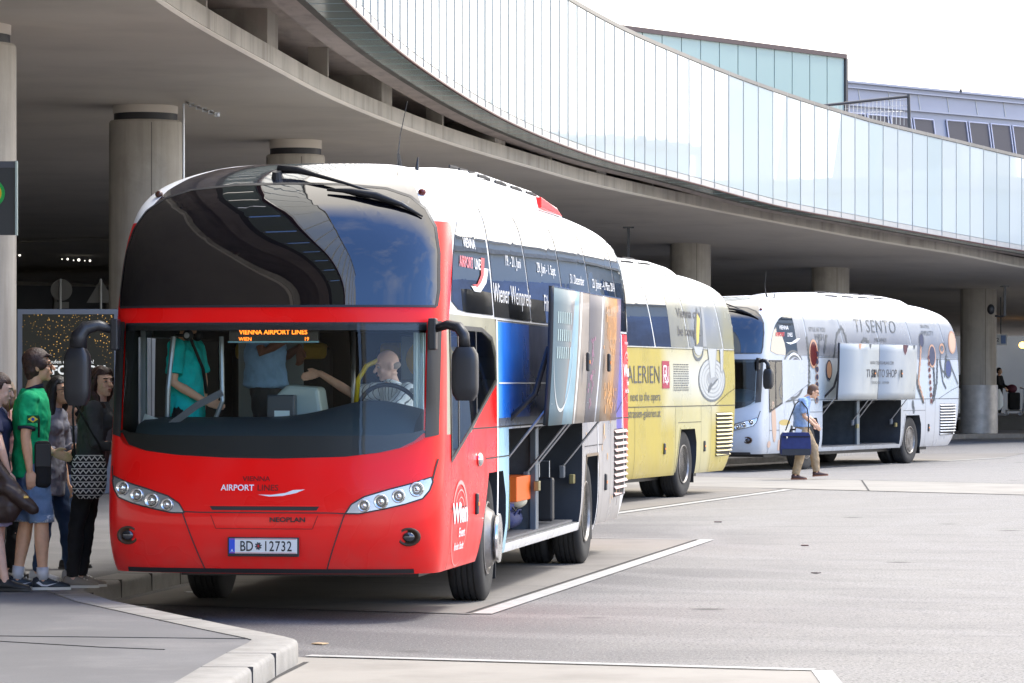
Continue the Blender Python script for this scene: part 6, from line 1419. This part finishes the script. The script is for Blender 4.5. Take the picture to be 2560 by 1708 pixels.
MB().tube([(-.11, 0, .35), (-.12, .01, .5), (-.13, .08, .70), (-.12, .13, .78)], .010, 6).build('strap', BLKC, t2, smooth=True); MB().tube([(.11, 0, .35), (.08, .01, .45), (-.02, .05, .62), (-.1, .11, .76)], .010, 6).build('strap', BLKC, t2, smooth=True)
# two women cut by the left edge
L4 = Vector((P(-14, 0, 28.2).x, 28.2, KH))
t, V, k = human('woman in navy top at the left picture edge looking down', L4, R(88), 1.74, SK1, HB, cloth('navy_top', (.02, .025, .07)), cloth('lilac_skirt', (.42, .38, .62)), (SHB_, SHB_),
    dict(head=(0, -.05, 1.60), nod=-14, elb=(-.25, -.10, 1.12), wrb=(-.18, -.14, .95), wra=(.15, -.2, 1.0), anb=(-.09, -.1, .085)), fem=True, hair='short', sleeve=.3, legend=.5, legfit=1.7, group=GP, vox=.01)
t2 = empty('slouch_bag', L4 + Vector((.15, -.24, .55)), R(0), label='brown leather slouch bag hanging low before the denim shorts', cat='bag')
BR = mat('brown_leather', (.045, .024, .018), .5, var=.3, vscale=8, bump=.3, bscale=20)
q = MB().tube([(-.25, 0, .14), (-.15, 0, .12), (.0, 0, .13), (.08, 0, .18)], [.10, .14, .14, .08], 18, flat=.5, up=(0, 1, 0), round_ends=True); q.tube([(-.2, -.03, .30), (-.0, -.05, .26), (.12, -.05, .17), (.2, -.05, .10)], [.05, .06, .06, .045], 12, round_ends=True); q.tube([(-.15, -.02, .62), (-.08, -.03, .42), (.08, -.04, .22)], [.03, .05, .05], 10, round_ends=True)
solidify_blob(q, 'bag_body', BR, t2, .01, 3, disp=.02); MB().box((.15, -.115, .20), (.035, .012, .018)).build('buckle', mat('gold_buckle', (.5, .35, .12), .3, .8), t2)
L5 = Vector((P(12, 0, 29.9).x, 29.9, KH))
human('light brown haired woman behind the woman in navy at left edge', L5, R(60), 1.69, SK1, HBL, cloth('pink_top', (.5, .25, .22)), BLKC, (SHB_, SHB_), dict(head=(0, .0, 1.60), yaw=100), fem=True, hair='long', sleeve=.3, group=GP, vox=.01)
L6 = Vector((P(178, 0, 31.5).x, 31.5, KH))
human('short dark haired person in dark top seen between the two women', L6, R(80), 1.52, SK2, HD, cloth('dark_blue_top', (.015, .02, .04)), DEN, (SHB_, SHB_), dict(yaw=-150), hair='short', sleeve=.45, group=GP, vox=.01)
# walking man with the travel bag
L7 = Vector((P(2004, 0, 65.4).x, 65.4, .005)); BS = cloth('light_blue_shirt', (.30, .42, .62)); KH_ = cloth('khaki_trousers', (.36, .26, .15))
t, V, k = human('man in pale blue shirt and khaki trousers walking across the asphalt', L7, R(92), 1.79, SK2, HG, BS, KH_, (SHBR, mat('gum_sole', (.25, .09, .04), .6)),
    dict(pelvis=(0, -.0, .95), waist=(0, .0, 1.09), chest=(0, .0, 1.28), neck=(0, -.08, 1.47), head=(0, -.215, 1.575), nod=-22, sha=(.18, -.02, 1.41), shb=(-.18, -.02, 1.41), elb=(-.24, -.02, 1.14), wrb=(-.20, -.21, .98), hdb=(.1, -.9, -.7), ela=(.2, -.1, 1.15), wra=(.12, -.25, 1.05),
         hipa=(.088, -.02, .93), kna=(.085, -.22, .58), ana=(.085, -.28, .14), fta=-4, hipb=(-.088, .0, .93), knb=(-.09, .02, .51), anb=(-.09, .12, .088)),
    hair='short', sleeve=.45, toplen=-.02, topfit=1.8, legfit=1.35, glasses=True, girth=1.15, collar=BS, group=None, vox=.009)
MB().rings([(V['pelvis'] + Vector((0, 0, .045)), .166 * k, .134 * k), (V['pelvis'] + Vector((0, 0, .08)), .163 * k, .132 * k)], 24).build('belt', M_BLACK, t, smooth=True)
t2 = empty('travel_bag', L7 + Vector((-.15, -.42, .455)), R(4), label='navy travel bag slung from the shoulder of the walking man', cat='bag')
NB = cloth('navy_bag_cloth', (.022, .032, .12)); MB().loft([[Vector((x, y, z)) for x, y in ((-a_, -.10), (a_, -.10), (a_, .10), (-a_, .10))] for z, a_ in ((0, .245), (.03, .275), (.12, .28), (.36, .265), (.415, .235), (.42, .22))]).build('bag_body', NB, t2, bevel=.025)
MB().box((0, -.104, .06), (.53, .014, .12)).build('base_panel', mat('black_nylon', (.012, .014, .02), .6), t2, bevel=.005); MB().box((.0, -.108, .34), (.50, .012, .02)).build('zip', BLKC, t2); MB().box((-.17, -.118, .33), (.015, .008, .035)).build('zip_pull', M_CHROME, t2)
MB().tube([(-.10, 0, .42), (-.09, 0, .47), (.09, 0, .47), (.10, 0, .42)], .016, 8).build('handle', BLKC, t2, smooth=True); MB().box((.05, -.06, .44), (.11, .02, .09), Matrix.Rotation(.3, 3, 'Y')).build('luggage_tag', SHW, t2)
MB().tube([(-.19, 0, .42), (-.12, .04, .6), (.02, .14, .93), (.10, .20, .99)], .012, 6).build('strap', BLKC, t2, smooth=True); MB().box((-.19, 0, .43), (.06, .04, .04)).build('strap_buckle', M_CHROME, t2); MB().tube([(.235, -.04, .42), (.25, .02, .65), (.23, .06, .85), (.14, .17, .98)], .012, 6).build('strap', BLKC, t2, smooth=True)
# people inside the red coach
TQ = cloth('turquoise_shirt', (.0, .60, .56))
t, V, k = human('man in turquoise t-shirt with headphones standing in the red coach', cl(1, -.86, 1.05, .66), R(70), 1.76, SK2, HB, TQ, BLKC, (SHB_, SHB_),
    dict(nod=-6, elb=(-.24, .0, 1.13), wrb=(-.12, -.22, .98), hdb=(.2, -1, -.25), ela=(.2, -.05, 1.14)), sleeve=.42, topfit=1.6, group=None, vox=.009, toplen=.12)
n0 = V['neck'] + Vector((0, -.01, .035)); MB().tube([n0 + Vector((.085 * math.sin(a_), -.085 * math.cos(a_), .0)) for a_ in [2 * math.pi * j / 14 for j in range(3, 12)]], .012, 8).build('headphone_band', M_BLACK, t, smooth=True)
for s in (-1, 1): hc = MB().ell(n0 + Vector((s * .085, -.055, 0)), (.03, .045, .045)).build('headphone_cup', M_BLACK, t, smooth=True); MB().ell(n0 + Vector((s * .108, -.055, 0)), (.012, .024, .024)).build('cup_cap', SHW, hc, smooth=True)
MB().tube([V['shb'] + Vector((.05, -.10, .06)), V['chest'] + Vector((-.02, -.155, -.05)), V['pelvis'] + Vector((.16, -.10, .1))], .014, 6, flat=1).build('bag_strap', BLKC, t)
MB().tube([V['wrb'] + Vector((.028 * math.cos(a_), 0, .028 * math.sin(a_))) for a_ in [2 * math.pi * j / 10 for j in range(11)]], .004, 5).build('wristband', mat('neon_band', (.6, .8, .1), .5), t)
human('dark skinned man in light blue shirt standing behind the ticket desk', cl(1, -.50, 2.25, .80), R(75), 1.80, SK3, HD, cloth('sky_blue_shirt', (.26, .46, .72)), cloth('charcoal_trousers', (.03, .035, .04)), (SHB_, SHB_),
    dict(elb=(-.24, -.05, 1.20), wrb=(-.10, -.26, 1.33), hdb=(.3, -1, .3), ela=(.22, -.06, 1.15), wra=(.1, -.25, 1.25)), sleeve=.40, topfit=2.0, girth=1.35, vox=.01)
STR = cloth('striped_shirt', (.50, .56, .54)); n = STR.node_tree; tcx = n.nodes.new('ShaderNodeTexCoord'); wv = n.nodes.new('ShaderNodeTexWave'); wv.inputs['Scale'].default_value = 9; wv.inputs['Distortion'].default_value = 1.2; n.links.new(tcx.outputs['Object'], wv.inputs['Vector'])
r_ = n.nodes.new('ShaderNodeMapRange'); n.links.new(wv.outputs['Fac'], r_.inputs[0]); r_.inputs[1].default_value = .90; r_.inputs[2].default_value = .97; mxx = n.nodes.new('ShaderNodeMixRGB'); n.links.new(r_.outputs[0], mxx.inputs[0]); mxx.inputs[1].default_value = (.85, .88, .86, 1); mxx.inputs[2].default_value = (.12, .14, .14, 1); n.links.new(mxx.outputs[0], n.nodes['Principled BSDF'].inputs['Base Color'])
human('balding driver in white striped shirt sitting at the wheel of the red coach', cl(1, .70, 1.70, .48), R(-58), 1.76, SK1, GRYH, STR, DEND, (SHB_, SHB_),
    dict(pelvis=(0, .05, .72), waist=(0, .06, .88), chest=(0, .03, 1.10), neck=(0, -.04, 1.30), head=(0, -.10, 1.44), nod=-12, yaw=-14, sha=(.19, -.02, 1.24), shb=(-.19, -.02, 1.24), elb=(-.38, -.20, 1.22), wrb=(-.54, -.40, 1.38), hdb=(-.55, -.8, -.2), ela=(.22, -.22, 1.04), wra=(.02, -.36, 1.08), hda=(-.7, -.7, .1),
         hipa=(.09, .02, .70), kna=(.14, -.40, .66), ana=(.14, -.42, .25), hipb=(-.09, .02, .70), knb=(-.14, -.40, .66), anb=(-.14, -.42, .25)), hair='bald', sleeve=.46, topfit=1.8, girth=1.25, collar=STR, vox=.009)
# far person with luggage trolley at right
L8 = P(2498, 1039, 128); 
human('dim figure in dark clothes pushing a trolley right of the last column', L8, R(60), 1.72, SK2, HD, BLKC, BLKC, (SHW, SHW), dict(elb=(-.22, -.1, 1.1), wrb=(-.18, -.35, 1.0), ela=(.22, -.1, 1.1), wra=(.18, -.35, 1.0)), sleeve=.9, vox=.014)
t = empty('luggage_trolley', L8 + Vector((.62, -.2, 0)), R(-20), label='luggage trolley with dark red bag pushed by the dim figure', cat='trolley')
MB().tube([(.2, 0, .05), (.26, 0, .95), (.1, 0, 1.0)], .025, 8).build('handle_frame', M_STEEL, t, smooth=True); MB().box((-.1, 0, .18), (.6, .4, .05)).build('platform', M_STEEL, t, bevel=.01)
for x in (-.35, .15): MB().lathe([(.001, -.03), (.07, -.03), (.07, .03), (.001, .03)], 'Y', (x, -.2, .07), 14).build('wheel', SHW, t)
tag(MB().box(L8 + Vector((.5, -.2, .52)), (.42, .34, .62)).build('suitcase', BLKC, bevel=.05), 'black suitcase standing on the luggage trolley at far right', 'suitcase')
tag(MB().ell(L8 + Vector((.42, -.2, .96)), (.2, .16, .16)).build('handbag', mat('maroon_bag', (.10, .015, .03), .7), smooth=True), 'maroon soft bag lying on the black suitcase', 'bag')
